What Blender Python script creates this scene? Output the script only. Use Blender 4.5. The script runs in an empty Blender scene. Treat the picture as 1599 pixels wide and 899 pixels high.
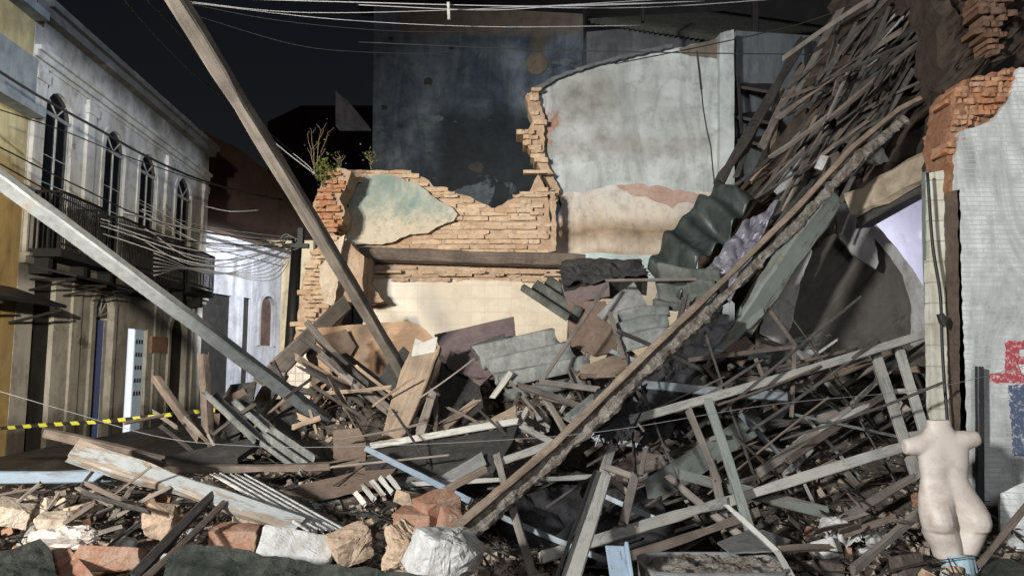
import bpy, bmesh, math, random
from mathutils import Vector, Matrix, noise
from mathutils.geometry import tessellate_polygon
R = math.radians
rnd = random.Random(11)
S = bpy.context.scene
COL = S.collection

# ------------------------------------------------------------------ camera, world, lights, exposure
F, CX, CY, PITCH, EYE = 1150.0, 799.5, 449.5, R(6.0), 1.6
cam = bpy.data.objects.new('camera', bpy.data.cameras.new('camera'))
COL.objects.link(cam); S.camera = cam
cam.location = (0, 0, EYE); cam.rotation_euler = (R(90) + PITCH, 0, 0)
cam.data.sensor_width = 36; cam.data.lens = F / 1599 * 36
cam.data.clip_start = .05; cam.data.clip_end = 3000

W = bpy.data.worlds.new('World'); S.world = W; W.use_nodes = True
wn = W.node_tree; wn.nodes.clear()
wo = wn.nodes.new('ShaderNodeOutputWorld'); wb = wn.nodes.new('ShaderNodeBackground')
sky = wn.nodes.new('ShaderNodeTexSky'); sky.sky_type = 'NISHITA'; sky.sun_disc = False
sky.sun_elevation = R(2); sky.sun_rotation = R(180); sky.dust_density = .3; sky.ozone_density = 4
tint = wn.nodes.new('ShaderNodeMixRGB'); tint.blend_type = 'MULTIPLY'; tint.inputs[0].default_value = 1
tint.inputs[2].default_value = (1, .31, .17, 1)
wn.links.new(sky.outputs[0], tint.inputs[1]); wn.links.new(tint.outputs[0], wb.inputs[0])
wb.inputs[1].default_value = .044
wn.links.new(wb.outputs[0], wo.inputs[0])

def lamp(name, kind, loc, target, energy, color, size=.3, angle=90, blend=.3):
    l = bpy.data.lights.new(name, kind); l.energy = energy; l.color = color
    if kind == 'SPOT':
        l.spot_size = R(angle); l.spot_blend = blend; l.shadow_soft_size = size
    elif kind == 'POINT':
        l.shadow_soft_size = size
    elif kind == 'AREA':
        l.size = size
    o = bpy.data.objects.new(name, l); COL.objects.link(o); o.location = loc
    if target is not None:
        o.rotation_euler = (Vector(target) - Vector(loc)).to_track_quat('-Z', 'Y').to_euler()
    return o
# rescue floodlights on masts behind the photographer, left; a cooler high one, right; added fills
lamp('floodlight', 'SPOT', (-7.8, -4.0, 3.5), (-1.2, 10.6, 2.9), 8200, (1, .87, .70), .32, 40, .9)
lamp('floodlight_cool', 'SPOT', (-7.0, -4.6, 4.0), (3.9, 6.2, 2.4), 10200, (.98, .99, 1), .34, 78, .7)
lamp('fill_soft', 'SPOT', (1.2, -5.5, 5.2), (1.2, 9, 2.6), 1500, (.90, .94, 1), 1.3, 85, .8)  # unseen soft fill, added to lift the shadows
lamp('floodlight_narrow', 'SPOT', (1.5, 2.5, 7.2), (-8.5, 13.7, 7.8), 5600, (.66, .80, 1), .05, 25, .12)
lamp('far_house_fill', 'SPOT', (-4.6, 18.5, 6.0), (-9.0, 27.0, 2.0), 6500, (.86, .90, 1), .2, 72, .6)  # unseen lamp, put in to brighten the far white house
lamp('facade_fill_low', 'SPOT', (-1.0, -1.5, 3.0), (-9.2, 15.0, 3.1), 10500, (1, .90, .74), .12, 36, .6)  # unseen warm lamp, put in to brighten the left house fronts
lamp('room_lamp', 'POINT', (4.1, 8.2, 2.9), None, 34, (.86, .86, 1), .15)

S.view_settings.view_transform = 'Standard'; S.view_settings.look = 'None'
S.view_settings.exposure = 0; S.view_settings.gamma = 1; S.view_settings.use_curve_mapping = False
S.render.engine = 'CYCLES'
S.cycles.max_bounces = 5; S.cycles.diffuse_bounces = 3; S.cycles.glossy_bounces = 2

# ------------------------------------------------------------------ geometry helpers
def ray(x, y):
    a = (x - CX) / F; b = (CY - y) / F
    c, s = math.cos(PITCH), math.sin(PITCH)
    return Vector((a, c - s * b, s + c * b))
def P(x, y, Y):
    """world point seen at photo position (x, y), standing Y metres in front of the camera"""
    d = ray(x, y); return Vector((0, 0, EYE)) + d * (Y / d.y)
def hgt(x, y):
    """height of the debris heap over the street"""
    def sm(a, b, t):
        t = min(1, max(0, (t - a) / (b - a))); return t * t * (3 - 2 * t)
    base = .12 + .42 * sm(3.4, 5.4, y)
    mid = 1.0 * sm(5.2, 8.6, y) * sm(-3.4, -1.4, x + .12 * (y - 8)) * (1 - .35 * sm(8.8, 10.6, y))
    left = 1 - sm(6.3, 7.6, y) * (1 - sm(-4.2, -2.4, x))
    right = .25 * sm(2.0, 4.0, x) * sm(5, 7, y)
    pit = .8 * math.exp(-((x - .9) / .9) ** 2 - ((y - 6.2) / 1.3) ** 2)
    h = (base + mid * .85) * left + right - pit
    h *= sm(2.6, 3.6, y) * .9 + .1
    return max(-.02, h)

WM = {}
def link(name, me, mat=None, parent=None):
    o = bpy.data.objects.new(name, me); COL.objects.link(o)
    if mat is not None: me.materials.append(mat)
    WM[o] = Matrix()
    if parent is not None: o.parent = parent; o.matrix_parent_inverse = WM[parent].inverted()
    return o
def tag(o, label=None, cat=None, group=None, kind=None):
    if label: o['label'] = label
    if cat: o['category'] = cat
    if group: o['group'] = group
    if kind: o['kind'] = kind
    return o
def empty(name, loc=(0, 0, 0)):
    o = bpy.data.objects.new(name, None); COL.objects.link(o); o.location = loc; o.empty_display_size = .1; WM[o] = Matrix.Translation(loc)
    return o
def mesh(verts, faces, smooth=False):
    me = bpy.data.meshes.new('m'); me.from_pydata([tuple(v) for v in verts], [], faces)
    if smooth:
        for p in me.polygons: p.use_smooth = True
    me.update(); return me
class MB:
    def __init__(s): s.v = []; s.f = []
    def add(s, verts, faces):
        n = len(s.v); s.v += [Vector(v) for v in verts]; s.f += [tuple(i + n for i in f) for f in faces]
    def box(s, c, h, M=None, jit=0, rg=rnd):
        vs = []
        for dx in (-1, 1):
            for dy in (-1, 1):
                for dz in (-1, 1):
                    v = Vector((c[0] + dx * h[0], c[1] + dy * h[1], c[2] + dz * h[2]))
                    if jit: v += Vector([rg.uniform(-jit, jit) for _ in range(3)])
                    vs.append(M @ v if M is not None else v)
        s.add(vs, [(0, 1, 3, 2), (4, 6, 7, 5), (0, 4, 5, 1), (2, 3, 7, 6), (0, 2, 6, 4), (1, 5, 7, 3)])
    def bar(s, a, b, w, t, up=Vector((0, 0, 1))):
        a, b = Vector(a), Vector(b); d = b - a; L = d.length
        M = frame(a, b, 0, up); s.box((L / 2, 0, 0), (L / 2, w / 2, t / 2), M)
    def tube(s, pts, r, n=6):
        rings = []
        for i, p in enumerate(pts):
            q = pts[min(i + 1, len(pts) - 1)] - pts[max(i - 1, 0)]
            q.normalize(); u = q.cross(Vector((.13, .2, 1))).normalized(); w = q.cross(u)
            rr = r[i] if isinstance(r, (list, tuple)) else r
            rings.append([p + (u * math.cos(2 * math.pi * k / n) + w * math.sin(2 * math.pi * k / n)) * rr for k in range(n)])
        s.loft(rings)
    def loft(s, rings, cap=True):
        n = len(rings[0]); vs = [v for r in rings for v in r]; fs = []
        for i in range(len(rings) - 1):
            for k in range(n):
                a = i * n + k; b = i * n + (k + 1) % n
                fs.append((a, b, b + n, a + n))
        if cap: fs += [tuple(range(n))[::-1], tuple(range((len(rings) - 1) * n, len(rings) * n))]
        s.add(vs, fs)
    def build(s, name, mat=None, parent=None, smooth=False):
        return link(name, mesh(s.v, s.f, smooth), mat, parent)
def frame(a, b, roll=0, up=None):
    """matrix whose X runs a>b and whose Z (the broad side's normal) leans to `up` (default: the viewer's side)"""
    a, b = Vector(a), Vector(b); x = (b - a).normalized()
    if up is None: up = Vector((0, -1, .25))
    z = (up - x * up.dot(x))
    if z.length < 1e-4: z = Vector((0, 0, 1)) - x * x.z
    z.normalize(); y = z.cross(x)
    M = Matrix((x, y, z)).transposed().to_4x4(); M.translation = a
    return M @ Matrix.Rotation(roll, 4, 'X')
def beam(name, a, b, w, t, mat, roll=0, rag=.5, bend=0, parent=None, up=None, rg=rnd, taper=0, wob=.035, notch=0):
    """a sawn timber from a to b: broad side w, thickness t, chamfered, slightly uneven, ragged ends"""
    a, b = Vector(a), Vector(b); L = (b - a).length
    M = frame(a, b, roll, up); n = max(3, min(16, int(L / .22) + 2)); rings = []
    seed = rg.random() * 100
    c = min(w, t) * .13
    for i in range(n + 1):
        f = i / n; k = 1 - taper * f
        oy = bend * L * 4 * f * (1 - f) + (noise.noise((seed, f * L * 1.5, 0))) * w * wob * 2
        oz = noise.noise((seed + 9, f * L * 1.2, 3)) * t * wob * 3
        W2 = w / 2 * k * (1 + noise.noise((seed, 5, f * L * 4)) * wob * 2); T2 = t / 2 * k * (1 + noise.noise((seed, f * L * 4, 7)) * wob * 2)
        if notch and rg.random() < notch: W2 *= rg.uniform(.75, .95)
        base = [(-W2 + c, -T2), (W2 - c, -T2), (W2, -T2 + c), (W2, T2 - c), (W2 - c, T2), (-W2 + c, T2), (-W2, T2 - c), (-W2, -T2 + c)]
        ring = []
        for (y, z) in base:
            x = f * L
            if i in (0, n): x += (rg.uniform(-1, 1) * rag * min(w, .12)) 
            jt = min(w, t) * .035
            ring.append(Vector((x, y + oy + rg.uniform(-jt, jt), z + oz + rg.uniform(-jt, jt))))
        rings.append(ring)
    mb = MB(); mb.loft(rings)
    o = mb.build(name, mat, None)
    o.matrix_basis = M; WM[o] = M
    if parent is not None: o.parent = parent; o.matrix_parent_inverse = WM[parent].inverted()
    return o
def rough_edge(pts, amp, step, rg=rnd):
    """subdivide a closed outline [(x, y, Y)] and unsettle it"""
    out = []
    for i, p in enumerate(pts):
        q = pts[(i + 1) % len(pts)]
        d = math.hypot(q[0] - p[0], q[1] - p[1]); n = max(1, int(d / step))
        nx, ny = (-(q[1] - p[1]) / (d + 1e-6), (q[0] - p[0]) / (d + 1e-6))
        for k in range(n):
            f = k / n; j = rg.uniform(-amp, amp) if k else rg.uniform(-amp, amp) * .4
            out.append((p[0] + (q[0] - p[0]) * f + nx * j, p[1] + (q[1] - p[1]) * f + ny * j, p[2] + (q[2] - p[2]) * f))
    return out
def prism(pts3, thick, direction=None, holes=()):
    """solid from a (nearly flat) outline, thickness going along `direction` (default away from the viewer)"""
    loops = [list(map(Vector, pts3))] + [list(map(Vector, h)) for h in holes]
    flat = [v for l in loops for v in l]
    nrm = Vector((0, 0, 0)); P0 = loops[0]
    for i in range(len(P0)): nrm += P0[i].cross(P0[(i + 1) % len(P0)])
    nrm.normalize()
    cen = sum(P0, Vector()) / len(P0)
    if direction is None:
        if nrm.dot(cen - Vector((0, 0, EYE))) < 0: nrm = -nrm
        off = nrm * thick
    else: off = Vector(direction).normalized() * thick
    # tessellate in a plane basis
    zx = off.normalized(); ux = zx.orthogonal().normalized(); vx = zx.cross(ux)
    tri = tessellate_polygon([[Vector((v.dot(ux), v.dot(vx), 0)) for v in l] for l in loops])
    n = len(flat); vs = flat + [v + off for v in flat]
    fs = [tuple(t) for t in tri] + [tuple(i + n for i in reversed(t)) for t in tri]
    base = 0
    for l in loops:
        m = len(l)
        for i in range(m):
            a = base + i; b = base + (i + 1) % m
            fs.append((a, b, b + n, a + n))
        base += m
    me = mesh(vs, fs)
    bm = bmesh.new(); bm.from_mesh(me); bmesh.ops.recalc_face_normals(bm, faces=bm.faces); bm.to_mesh(me); bm.free()
    return me
def slab(name, pts, thick, mat, amp=0, step=20, parent=None, direction=None, holes=(), rg=rnd):
    """flat piece whose outline corners stand at photo positions with a distance each"""
    q = rough_edge(pts, amp, step, rg) if amp else pts
    hp = [[P(*h) for h in H] for H in holes]
    return link(name, prism([P(*p) for p in q], thick, direction, hp), mat, parent)
def hull(c, s, rg=rnd, n=14, rot=None, boxy=False):
    bm = bmesh.new()
    M = (rot or Matrix.Rotation(rg.uniform(0, 6.3), 4, Vector((rg.uniform(-1, 1), rg.uniform(-1, 1), rg.uniform(-1, 1))).normalized()))
    if boxy:
        for dx in (-1, 1):
            for dy in (-1, 1):
                for dz in (-1, 1):
                    v = Vector((dx * rg.uniform(.82, 1), dy * rg.uniform(.82, 1), dz * rg.uniform(.8, 1)))
                    if rg.random() < .3:
                        for ax_ in range(3):
                            q = v.copy(); q[ax_] *= rg.uniform(.35, .7); bm.verts.new(Vector(c) + M @ Vector((q.x * s[0], q.y * s[1], q.z * s[2])))
                    else: bm.verts.new(Vector(c) + M @ Vector((v.x * s[0], v.y * s[1], v.z * s[2])))
        n = 0
    for _ in range(n):
        v = Vector((rg.uniform(-1, 1), rg.uniform(-1, 1), rg.uniform(-1, 1)))
        m = max(abs(v.x), abs(v.y), abs(v.z)); v = v * (rg.uniform(.8, 1) / m)
        bm.verts.new(Vector(c) + M @ Vector((v.x * s[0], v.y * s[1], v.z * s[2])))
    r = bmesh.ops.convex_hull(bm, input=bm.verts)
    bmesh.ops.delete(bm, geom=[g for g in r['geom_interior'] if isinstance(g, bmesh.types.BMVert)], context='VERTS')
    bm.verts.ensure_lookup_table(); bm.verts.index_update()
    vs = [v.co.copy() for v in bm.verts]; fs = [tuple(v.index for v in f.verts) for f in bm.faces]
    bm.free(); return vs, fs
def chunk(name, c, s, mat, rg=rnd, rough=.06, sub=2, rot=None, n=16, boxy=False):
    """lump of broken masonry: angular body, worn edges, pitted faces"""
    vs, fs = hull((0, 0, 0), s, rg, n, rot, boxy); me = mesh(vs, fs)
    bm = bmesh.new(); bm.from_mesh(me)
    bmesh.ops.remove_doubles(bm, verts=bm.verts, dist=.002)
    m = min(s)
    bmesh.ops.bevel(bm, geom=list(bm.edges), offset=m * .06, segments=1, affect='EDGES', clamp_overlap=True)
    bmesh.ops.triangulate(bm, faces=bm.faces)
    for _ in range(sub):
        bmesh.ops.subdivide_edges(bm, edges=[e for e in bm.edges if e.calc_length() > m * .16], cuts=1, use_grid_fill=False)
        bmesh.ops.triangulate(bm, faces=bm.faces)
    sd = rg.random() * 50
    for v in bm.verts:
        d = noise.noise(v.co * (1.2 / m) + Vector((sd, 0, 0))) * rough * 1.6 + noise.noise(v.co * (4 / m) + Vector((sd, 5, 0))) * rough * .8 + noise.noise(v.co * (11 / m) + Vector((sd, 5, 9))) * rough * .5
        v.co += v.co.normalized() * d * m * 1.5
    bm.to_mesh(me); bm.free()
    o = link(name, me, mat); o.location = c; return o
def roughen(o, cuts=4, amp=(.05, .03, .015), maxe=.12, direction=(0, -1, .3)):
    bm = bmesh.new(); bm.from_mesh(o.data); bmesh.ops.triangulate(bm, faces=bm.faces)
    for _ in range(cuts):
        bmesh.ops.subdivide_edges(bm, edges=[e for e in bm.edges if e.calc_length() > maxe], cuts=1); bmesh.ops.triangulate(bm, faces=bm.faces)
    d = Vector(direction).normalized()
    for v in bm.verts: v.co += d * (noise.noise(v.co * 1.5) * amp[0] + noise.noise(v.co * 5) * amp[1] + noise.noise(v.co * 16) * amp[2])
    bm.to_mesh(o.data); bm.free(); return o
def crumpled(name, a, b, c, d, mat, amp=.06, thick=.004, n=26, freq=4, rag=.04, rg=rnd):
    """creased sheet between four corners, torn edges"""
    a, b, c, d = map(Vector, (a, b, c, d)); nr = (b - a).cross(d - a).normalized(); sd = rg.random() * 50; vs = []
    for s_ in (0, 1):
        for j in range(n + 1):
            for i in range(n + 1):
                u, v = i / n, j / n; p = a.lerp(b, u).lerp(d.lerp(c, u), v)
                if i in (0, n): p += (b - a) * (noise.noise((sd, v * 6, 1)) * rag * 2)
                if j in (0, n): p += (d - a) * (noise.noise((sd, u * 6, 5)) * rag * 2)
                q = p * freq + Vector((sd, 0, 0)); r1 = 1 - abs(noise.noise(q)) * 2; r2 = 1 - abs(noise.noise(q * 2.3)) * 2
                vs.append(p + nr * (r1 * amp + r2 * amp * .45 - s_ * thick))
    N = (n + 1) ** 2; w = n + 1; fs = []
    for j in range(n):
        for i in range(n):
            k = j * w + i; fs += [(k, k + 1, k + 1 + w, k + w), (N + k, N + k + w, N + k + 1 + w, N + k + 1)]
    for i in range(n):
        k = n * w + i; fs += [(i, i + N, i + 1 + N, i + 1), (k, k + 1, k + 1 + N, k + N)]
        k = i * w; fs += [(k, k + w, k + w + N, k + N)]; k = i * w + n; fs += [(k, k + N, k + w + N, k + w)]
    return link(name, mesh(vs, fs), mat)
def corrugated(name, O, A, B, waves, amp, thick, mat, rag=.0, sag=0, nv=6, parent=None, rg=rnd, crumple=0):
    """corrugated sheet: corner O, across the waves to A, along the ridges to B"""
    O, A, B = Vector(O), Vector(A), Vector(B); u = A - O; v = B - O; n = u.cross(v).normalized()
    if n.dot(O - Vector((0, 0, EYE))) > 0: n = -n
    nu = int(waves * 10); mb = MB(); top = []; bot = []
    sd = rg.random() * 90
    for j in range(nv + 1):
        fj = j / nv
        for i in range(nu + 1):
            fi = i / nu; e = 0
            if j in (0, nv): e = rg.uniform(-rag, rag) / max(v.length, .1)
            p = O + u * fi + v * (fj + e) + n * (math.sin(fi * waves * 2 * math.pi) * amp + sag * 4 * fj * (1 - fj))
            if crumple: p += n * noise.noise(p * 2.2 + Vector((sd, 0, 0))) * crumple
            top.append(p); bot.append(p - n * thick)
    N = len(top); w = nu + 1; fs = []
    for j in range(nv):
        for i in range(nu):
            a = j * w + i
            fs.append((a, a + 1, a + 1 + w, a + w)); fs.append((N + a, N + a + w, N + a + 1 + w, N + a + 1))
    for i in range(nu):
        fs.append((i, i + N, i + 1 + N, i + 1)); a = nv * w + i; fs.append((a, a + 1, a + 1 + N, a + N))
    for j in range(nv):
        a = j * w; fs.append((a, a + w, a + w + N, a + N)); a = j * w + nu; fs.append((a, a + N, a + w + N, a + w))
    mb.add(top + bot, fs)
    o = mb.build(name, mat, parent, False)
    for i, p in enumerate(o.data.polygons):
        p.use_smooth = i < 2 * nu * nv
    return o

# ------------------------------------------------------------------ materials
class NT:
    def __init__(s, name):
        s.m = bpy.data.materials.new(name); s.m.use_nodes = True; s.t = s.m.node_tree; s.t.nodes.clear()
        s.out = s.n('ShaderNodeOutputMaterial'); s.b = s.n('ShaderNodeBsdfPrincipled')
        s.l(s.b.outputs[0], s.out.inputs[0]); s.co = s.n('ShaderNodeTexCoord')
        s.obj = s.co.outputs['Object']
    def n(s, k, **kw):
        x = s.t.nodes.new(k)
        for a, b in kw.items(): setattr(x, a, b)
        return x
    def l(s, a, b): s.t.links.new(a, b)
    def mapping(s, scale=(1, 1, 1), loc=(0, 0, 0), rot=(0, 0, 0), src=None):
        m = s.n('ShaderNodeMapping'); m.inputs['Scale'].default_value = scale; m.inputs['Location'].default_value = loc
        m.inputs['Rotation'].default_value = rot
        s.l(src or s.obj, m.inputs[0]); return m.outputs[0]
    def noise(s, scale, detail=6, rough=.6, vec=None, dist=0):
        x = s.n('ShaderNodeTexNoise'); x.inputs['Scale'].default_value = scale; x.inputs['Detail'].default_value = detail
        x.inputs['Roughness'].default_value = rough; x.inputs['Distortion'].default_value = dist
        s.l(vec or s.obj, x.inputs['Vector']); return x.outputs[0]
    def ramp(s, fac, a, b, ca=(0, 0, 0, 1), cb=(1, 1, 1, 1)):
        r = s.n('ShaderNodeValToRGB'); e = r.color_ramp.elements
        e[0].position = a; e[1].position = b; e[0].color = ca; e[1].color = cb; s.l(fac, r.inputs[0]); return r.outputs[0]
    def mix(s, fac, a, b, blend='MIX'):
        m = s.n('ShaderNodeMixRGB', blend_type=blend)
        for i, v in ((0, fac), (1, a), (2, b)):
            if hasattr(v, 'is_linked') or hasattr(v, 'links'): s.l(v, m.inputs[i])
            elif i == 0: m.inputs[0].default_value = v
            else: m.inputs[i].default_value = (*v[:3], 1)
        return m.outputs[0]
    def math(s, op, a, b=0):
        m = s.n('ShaderNodeMath', operation=op)
        for i, v in ((0, a), (1, b)):
            if hasattr(v, 'links'): s.l(v, m.inputs[i])
            else: m.inputs[i].default_value = v
        return m.outputs[0]
    def bump(s, h, strength=.4, dist=.02):
        b = s.n('ShaderNodeBump'); b.inputs['Strength'].default_value = strength; b.inputs['Distance'].default_value = dist
        s.l(h, b.inputs['Height']); s.l(b.outputs[0], s.b.inputs['Normal'])
    def fin(s, col, rough=.8, metal=0, spec=.3):
        if hasattr(col, 'links'): s.l(col, s.b.inputs['Base Color'])
        else: s.b.inputs['Base Color'].default_value = (*col[:3], 1)
        if hasattr(rough, 'links'): s.l(rough, s.b.inputs['Roughness'])
        else: s.b.inputs['Roughness'].default_value = rough
        s.b.inputs['Metallic'].default_value = metal; s.b.inputs['Specular IOR Level'].default_value = spec
        return s.m
    def objrand(s, col, amt=.25):
        """per-object value variation"""
        oi = s.n('ShaderNodeObjectInfo'); h = s.n('ShaderNodeHueSaturation'); s.l(col, h.inputs['Color'])
        v = s.math('MULTIPLY_ADD', oi.outputs['Random'], 2 * amt); v.node.inputs[2].default_value = 1 - amt
        s.l(v, h.inputs['Value']); return h.outputs[0]
def wood(name, c1, c2, paint=None, pamt=.5, dust=.35, rough=.8, dustc=(.17, .155, .135)):
    t = NT(name)
    oi = t.n('ShaderNodeObjectInfo')
    add = t.n('ShaderNodeVectorMath', operation='ADD'); t.l(t.obj, add.inputs[0])
    cx = t.n('ShaderNodeCombineXYZ'); t.l(t.math('MULTIPLY', oi.outputs['Random'], 37.0), cx.inputs[0]); t.l(cx.outputs[0], add.inputs[1])
    v = add.outputs[0]
    g = t.noise(14, 8, .65, t.mapping((.12, 3.5, 3.5), src=v), .5)
    c = t.mix(t.ramp(g, .35, .68), c1, c2)
    k = t.noise(3, 5, .6, v)
    c = t.mix(t.math('MULTIPLY', t.ramp(k, .42, .62), .55), c, tuple(x * .32 for x in c1))
    hgt_ = g
    if paint:
        pn = t.noise(7, 8, .7, t.mapping((.35, 1.6, 1.6), src=v), .3)
        pm = t.ramp(pn, pamt - .03, pamt + .03)
        pc = t.mix(t.noise(9, 5, .7, v), paint, tuple(x * .62 for x in paint))
        c = t.mix(pm, pc, c); hgt_ = t.math('SUBTRACT', t.math('MULTIPLY', g, .4), t.math('MULTIPLY', pm, .6))
    d = t.noise(22, 6, .75, v)
    c = t.mix(t.math('MULTIPLY', t.ramp(d, .48, .7), dust), c, dustc)
    c = t.objrand(c, .28)
    t.bump(hgt_, .5, .012)
    return t.fin(c, rough)
def stain(name, base, dark, light, scale=1.0, streak=.6, bump=.4, patch=None, patch_amt=.6, rough=.9, tile=None, grout=None, spec=.25, zcol=None, spots=(), grime=0):
    """weathered masonry: blotches, runs of damp, pits; optional tiles; zcol = (colour, z0, z1) another tone above a height"""
    t = NT(name)
    n1 = t.noise(.9 * scale, 9, .68, None, .6); n2 = t.noise(5 * scale, 8, .7)
    n3 = t.noise(2.2 * scale, 7, .7, t.mapping((1.1, 1.1, .30)), .8)
    b = base
    if zcol:
        zc, z0, z1 = zcol; sp = t.n('ShaderNodeSeparateXYZ'); t.l(t.obj, sp.inputs[0])
        z = t.math('ADD', sp.outputs[2], t.math('MULTIPLY', t.math('SUBTRACT', n2, .5), .9))
        b = t.mix(t.ramp(t.math('DIVIDE', t.math('SUBTRACT', z, z0), z1 - z0), .0, 1.), base, zc)
    c = t.mix(t.ramp(n1, .38, .62), b, t.mix(.6, b, light) if zcol else light)
    c = t.mix(t.math('MULTIPLY', t.ramp(n3, .42, .68), streak), c, dark)
    c = t.mix(t.math('MULTIPLY', t.ramp(n2, .50, .72), .55), c, dark)
    if grime: c = t.mix(t.math('MULTIPLY', t.ramp(t.noise(26, 8, .8), .5, .66), grime), c, (.17, .155, .135)); c = t.objrand(c, .2)
    h = t.math('ADD', t.math('MULTIPLY', n2, .5), n1)
    for (x0, x1, z0, z1, sc_, soft) in spots:
        sp = t.n('ShaderNodeSeparateXYZ'); t.l(t.obj, sp.inputs[0])
        wx = t.math('MULTIPLY', t.math('SUBTRACT', t.noise(1.1, 8, .7, t.mapping((1, 1, 1), (3, 1, 4))), .5), soft * 4)
        X_ = t.math('ADD', sp.outputs[0], wx); Z_ = t.math('ADD', sp.outputs[2], wx)
        m1 = t.math('MULTIPLY', t.ramp(t.math('DIVIDE', t.math('SUBTRACT', X_, x0 - soft), 2 * soft), 0, 1), t.ramp(t.math('DIVIDE', t.math('SUBTRACT', x1 + soft, X_), 2 * soft), 0, 1))
        m2 = t.math('MULTIPLY', t.ramp(t.math('DIVIDE', t.math('SUBTRACT', Z_, z0 - soft), 2 * soft), 0, 1), t.ramp(t.math('DIVIDE', t.math('SUBTRACT', z1 + soft, Z_), 2 * soft), 0, 1))
        cc = t.mix(t.ramp(n2, .35, .7), sc_, tuple(x * .5 for x in sc_))
        c = t.mix(t.math('MULTIPLY', t.math('MULTIPLY', m1, m2), .88), c, cc)
    if tile:
        br = t.n('ShaderNodeTexBrick'); br.offset = tile[2]; br.squash = 1
        br.inputs['Scale'].default_value = 1; br.inputs['Brick Width'].default_value = tile[0]; br.inputs['Row Height'].default_value = tile[1]
        br.inputs['Mortar Size'].default_value = tile[3]; br.inputs['Mortar Smooth'].default_value = .1; br.inputs['Bias'].default_value = 0
        br.inputs['Color1'].default_value = (1, 1, 1, 1); br.inputs['Color2'].default_value = (.78, .78, .78, 1); br.inputs['Mortar'].default_value = (0, 0, 0, 1)
        sw = t.n('ShaderNodeSeparateXYZ'); t.l(t.obj, sw.inputs[0]); cb = t.n('ShaderNodeCombineXYZ')
        t.l(t.math('ADD', sw.outputs[0], t.math('MULTIPLY', sw.outputs[1], tile[4] if len(tile) > 4 else 0)), cb.inputs[0]); t.l(sw.outputs[2], cb.inputs[1])
        wob = t.n('ShaderNodeVectorMath', operation='ADD'); t.l(cb.outputs[0], wob.inputs[0])
        sc = t.n('ShaderNodeVectorMath', operation='SCALE'); nn = t.n('ShaderNodeTexNoise'); nn.inputs['Scale'].default_value = 6
        t.l(nn.outputs['Color'], sc.inputs[0]); sc.inputs['Scale'].default_value = .012; t.l(sc.outputs[0], wob.inputs[1])
        t.l(wob.outputs[0], br.inputs['Vector'])
        c = t.mix(1, c, t.mix(.55, (1, 1, 1), br.outputs['Color']), 'MULTIPLY')
        c = t.mix(br.outputs['Fac'], c, grout or dark)
        h = t.math('SUBTRACT', t.math('MULTIPLY', h, .15), br.outputs['Fac'])
    if patch:
        pn = t.noise(.75 * scale, 10, .62, t.mapping((1, 1, 1.3), (7, 3, 1)), .9)
        pm = t.ramp(pn, patch_amt - .012, patch_amt + .012)
        pcol = t.mix(t.ramp(t.noise(8 * scale, 6, .7), .4, .65), patch, tuple(x * .55 for x in patch))
        c = t.mix(pm, c, pcol); h = t.math('SUBTRACT', h, t.math('MULTIPLY', pm, .8))
    t.bump(h, bump, .03)
    return t.fin(c, rough, 0, spec)
def metal(name, col, rust=(.12, .05, .025), amt=.55, rough=.5, mt=.4):
    t = NT(name); n1 = t.noise(4, 8, .7); n2 = t.noise(16, 6, .7)
    c = t.mix(t.ramp(n1, amt - .06, amt + .08), t.mix(t.ramp(n2, .4, .7), col, tuple(x * .6 for x in col)), rust)
    c = t.objrand(c, .22); t.bump(n2, .25, .01)
    return t.fin(c, t.math('ADD', t.math('MULTIPLY', n1, .5), rough - .2), mt, .4)
def brickmat(name, a, b, c3, scale=1):
    t = NT(name); n1 = t.noise(2.2 * scale, 6, .7); n2 = t.noise(14 * scale, 8, .75)
    g = t.n('ShaderNodeNewGeometry')
    c = t.mix(g.outputs['Random Per Island'], a, b)
    c = t.mix(t.math('MULTIPLY', t.ramp(n1, .42, .62), .7), c, c3)
    c = t.mix(t.math('MULTIPLY', t.ramp(n2, .5, .68), .6), c, tuple(x * .35 for x in a))
    t.bump(n2, .6, .02); return t.fin(c, .95, 0, .15)
M = {}
M['wood_grey'] = wood('wood_grey', (.128, .110, .092), (.225, .195, .163))
M['wood_tan'] = wood('wood_tan', (.20, .145, .10), (.31, .235, .17), dust=.5)
M['wood_dark'] = wood('wood_dark', (.036, .031, .028), (.075, .065, .057), dust=.3)
M['wood_brown'] = wood('wood_brown', (.095, .070, .054), (.16, .125, .10), dust=.45)
M['paint_white'] = wood('paint_white', (.20, .17, .14), (.30, .26, .22), paint=(.44, .43, .39), pamt=.56)
M['paint_pale'] = wood('paint_pale', (.20, .15, .11), (.32, .26, .20), paint=(.33, .345, .335), pamt=.51)
M['paint_sage'] = wood('paint_sage', (.13, .12, .09), (.2, .18, .15), paint=(.185, .205, .182), pamt=.56)
M['paint_blue'] = wood('paint_blue', (.2, .2, .2), (.3, .3, .3), paint=(.27, .34, .41), pamt=.60, dust=.3)
M['steel_pale'] = wood('steel_pale', (.24, .23, .21), (.34, .33, .31), paint=(.335, .322, .28), pamt=.53, dust=.35, rough=.6)
M['crust'] = stain('crust', (.17, .135, .10), (.022, .018, .015), (.40, .36, .31), 11, .5, 1.4)
M['steel'] = metal('steel', (.20, .22, .23), (.20, .14, .10), .66); M['steel_dark'] = metal('steel_dark', (.035, .035, .037), (.05, .03, .02), .6)
M['iron'] = metal('iron', (.03, .03, .03), (.06, .03, .02), .6, .6)
M['cement_sheet'] = stain('cement_sheet', (.10, .108, .103), (.04, .042, .038), (.19, .195, .185), 4, .5, .25, grime=.3)
M['cement_dark'] = stain('cement_dark', (.065, .07, .062), (.02, .024, .02), (.11, .115, .10), 4, .6, .3, grime=.3)
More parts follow.
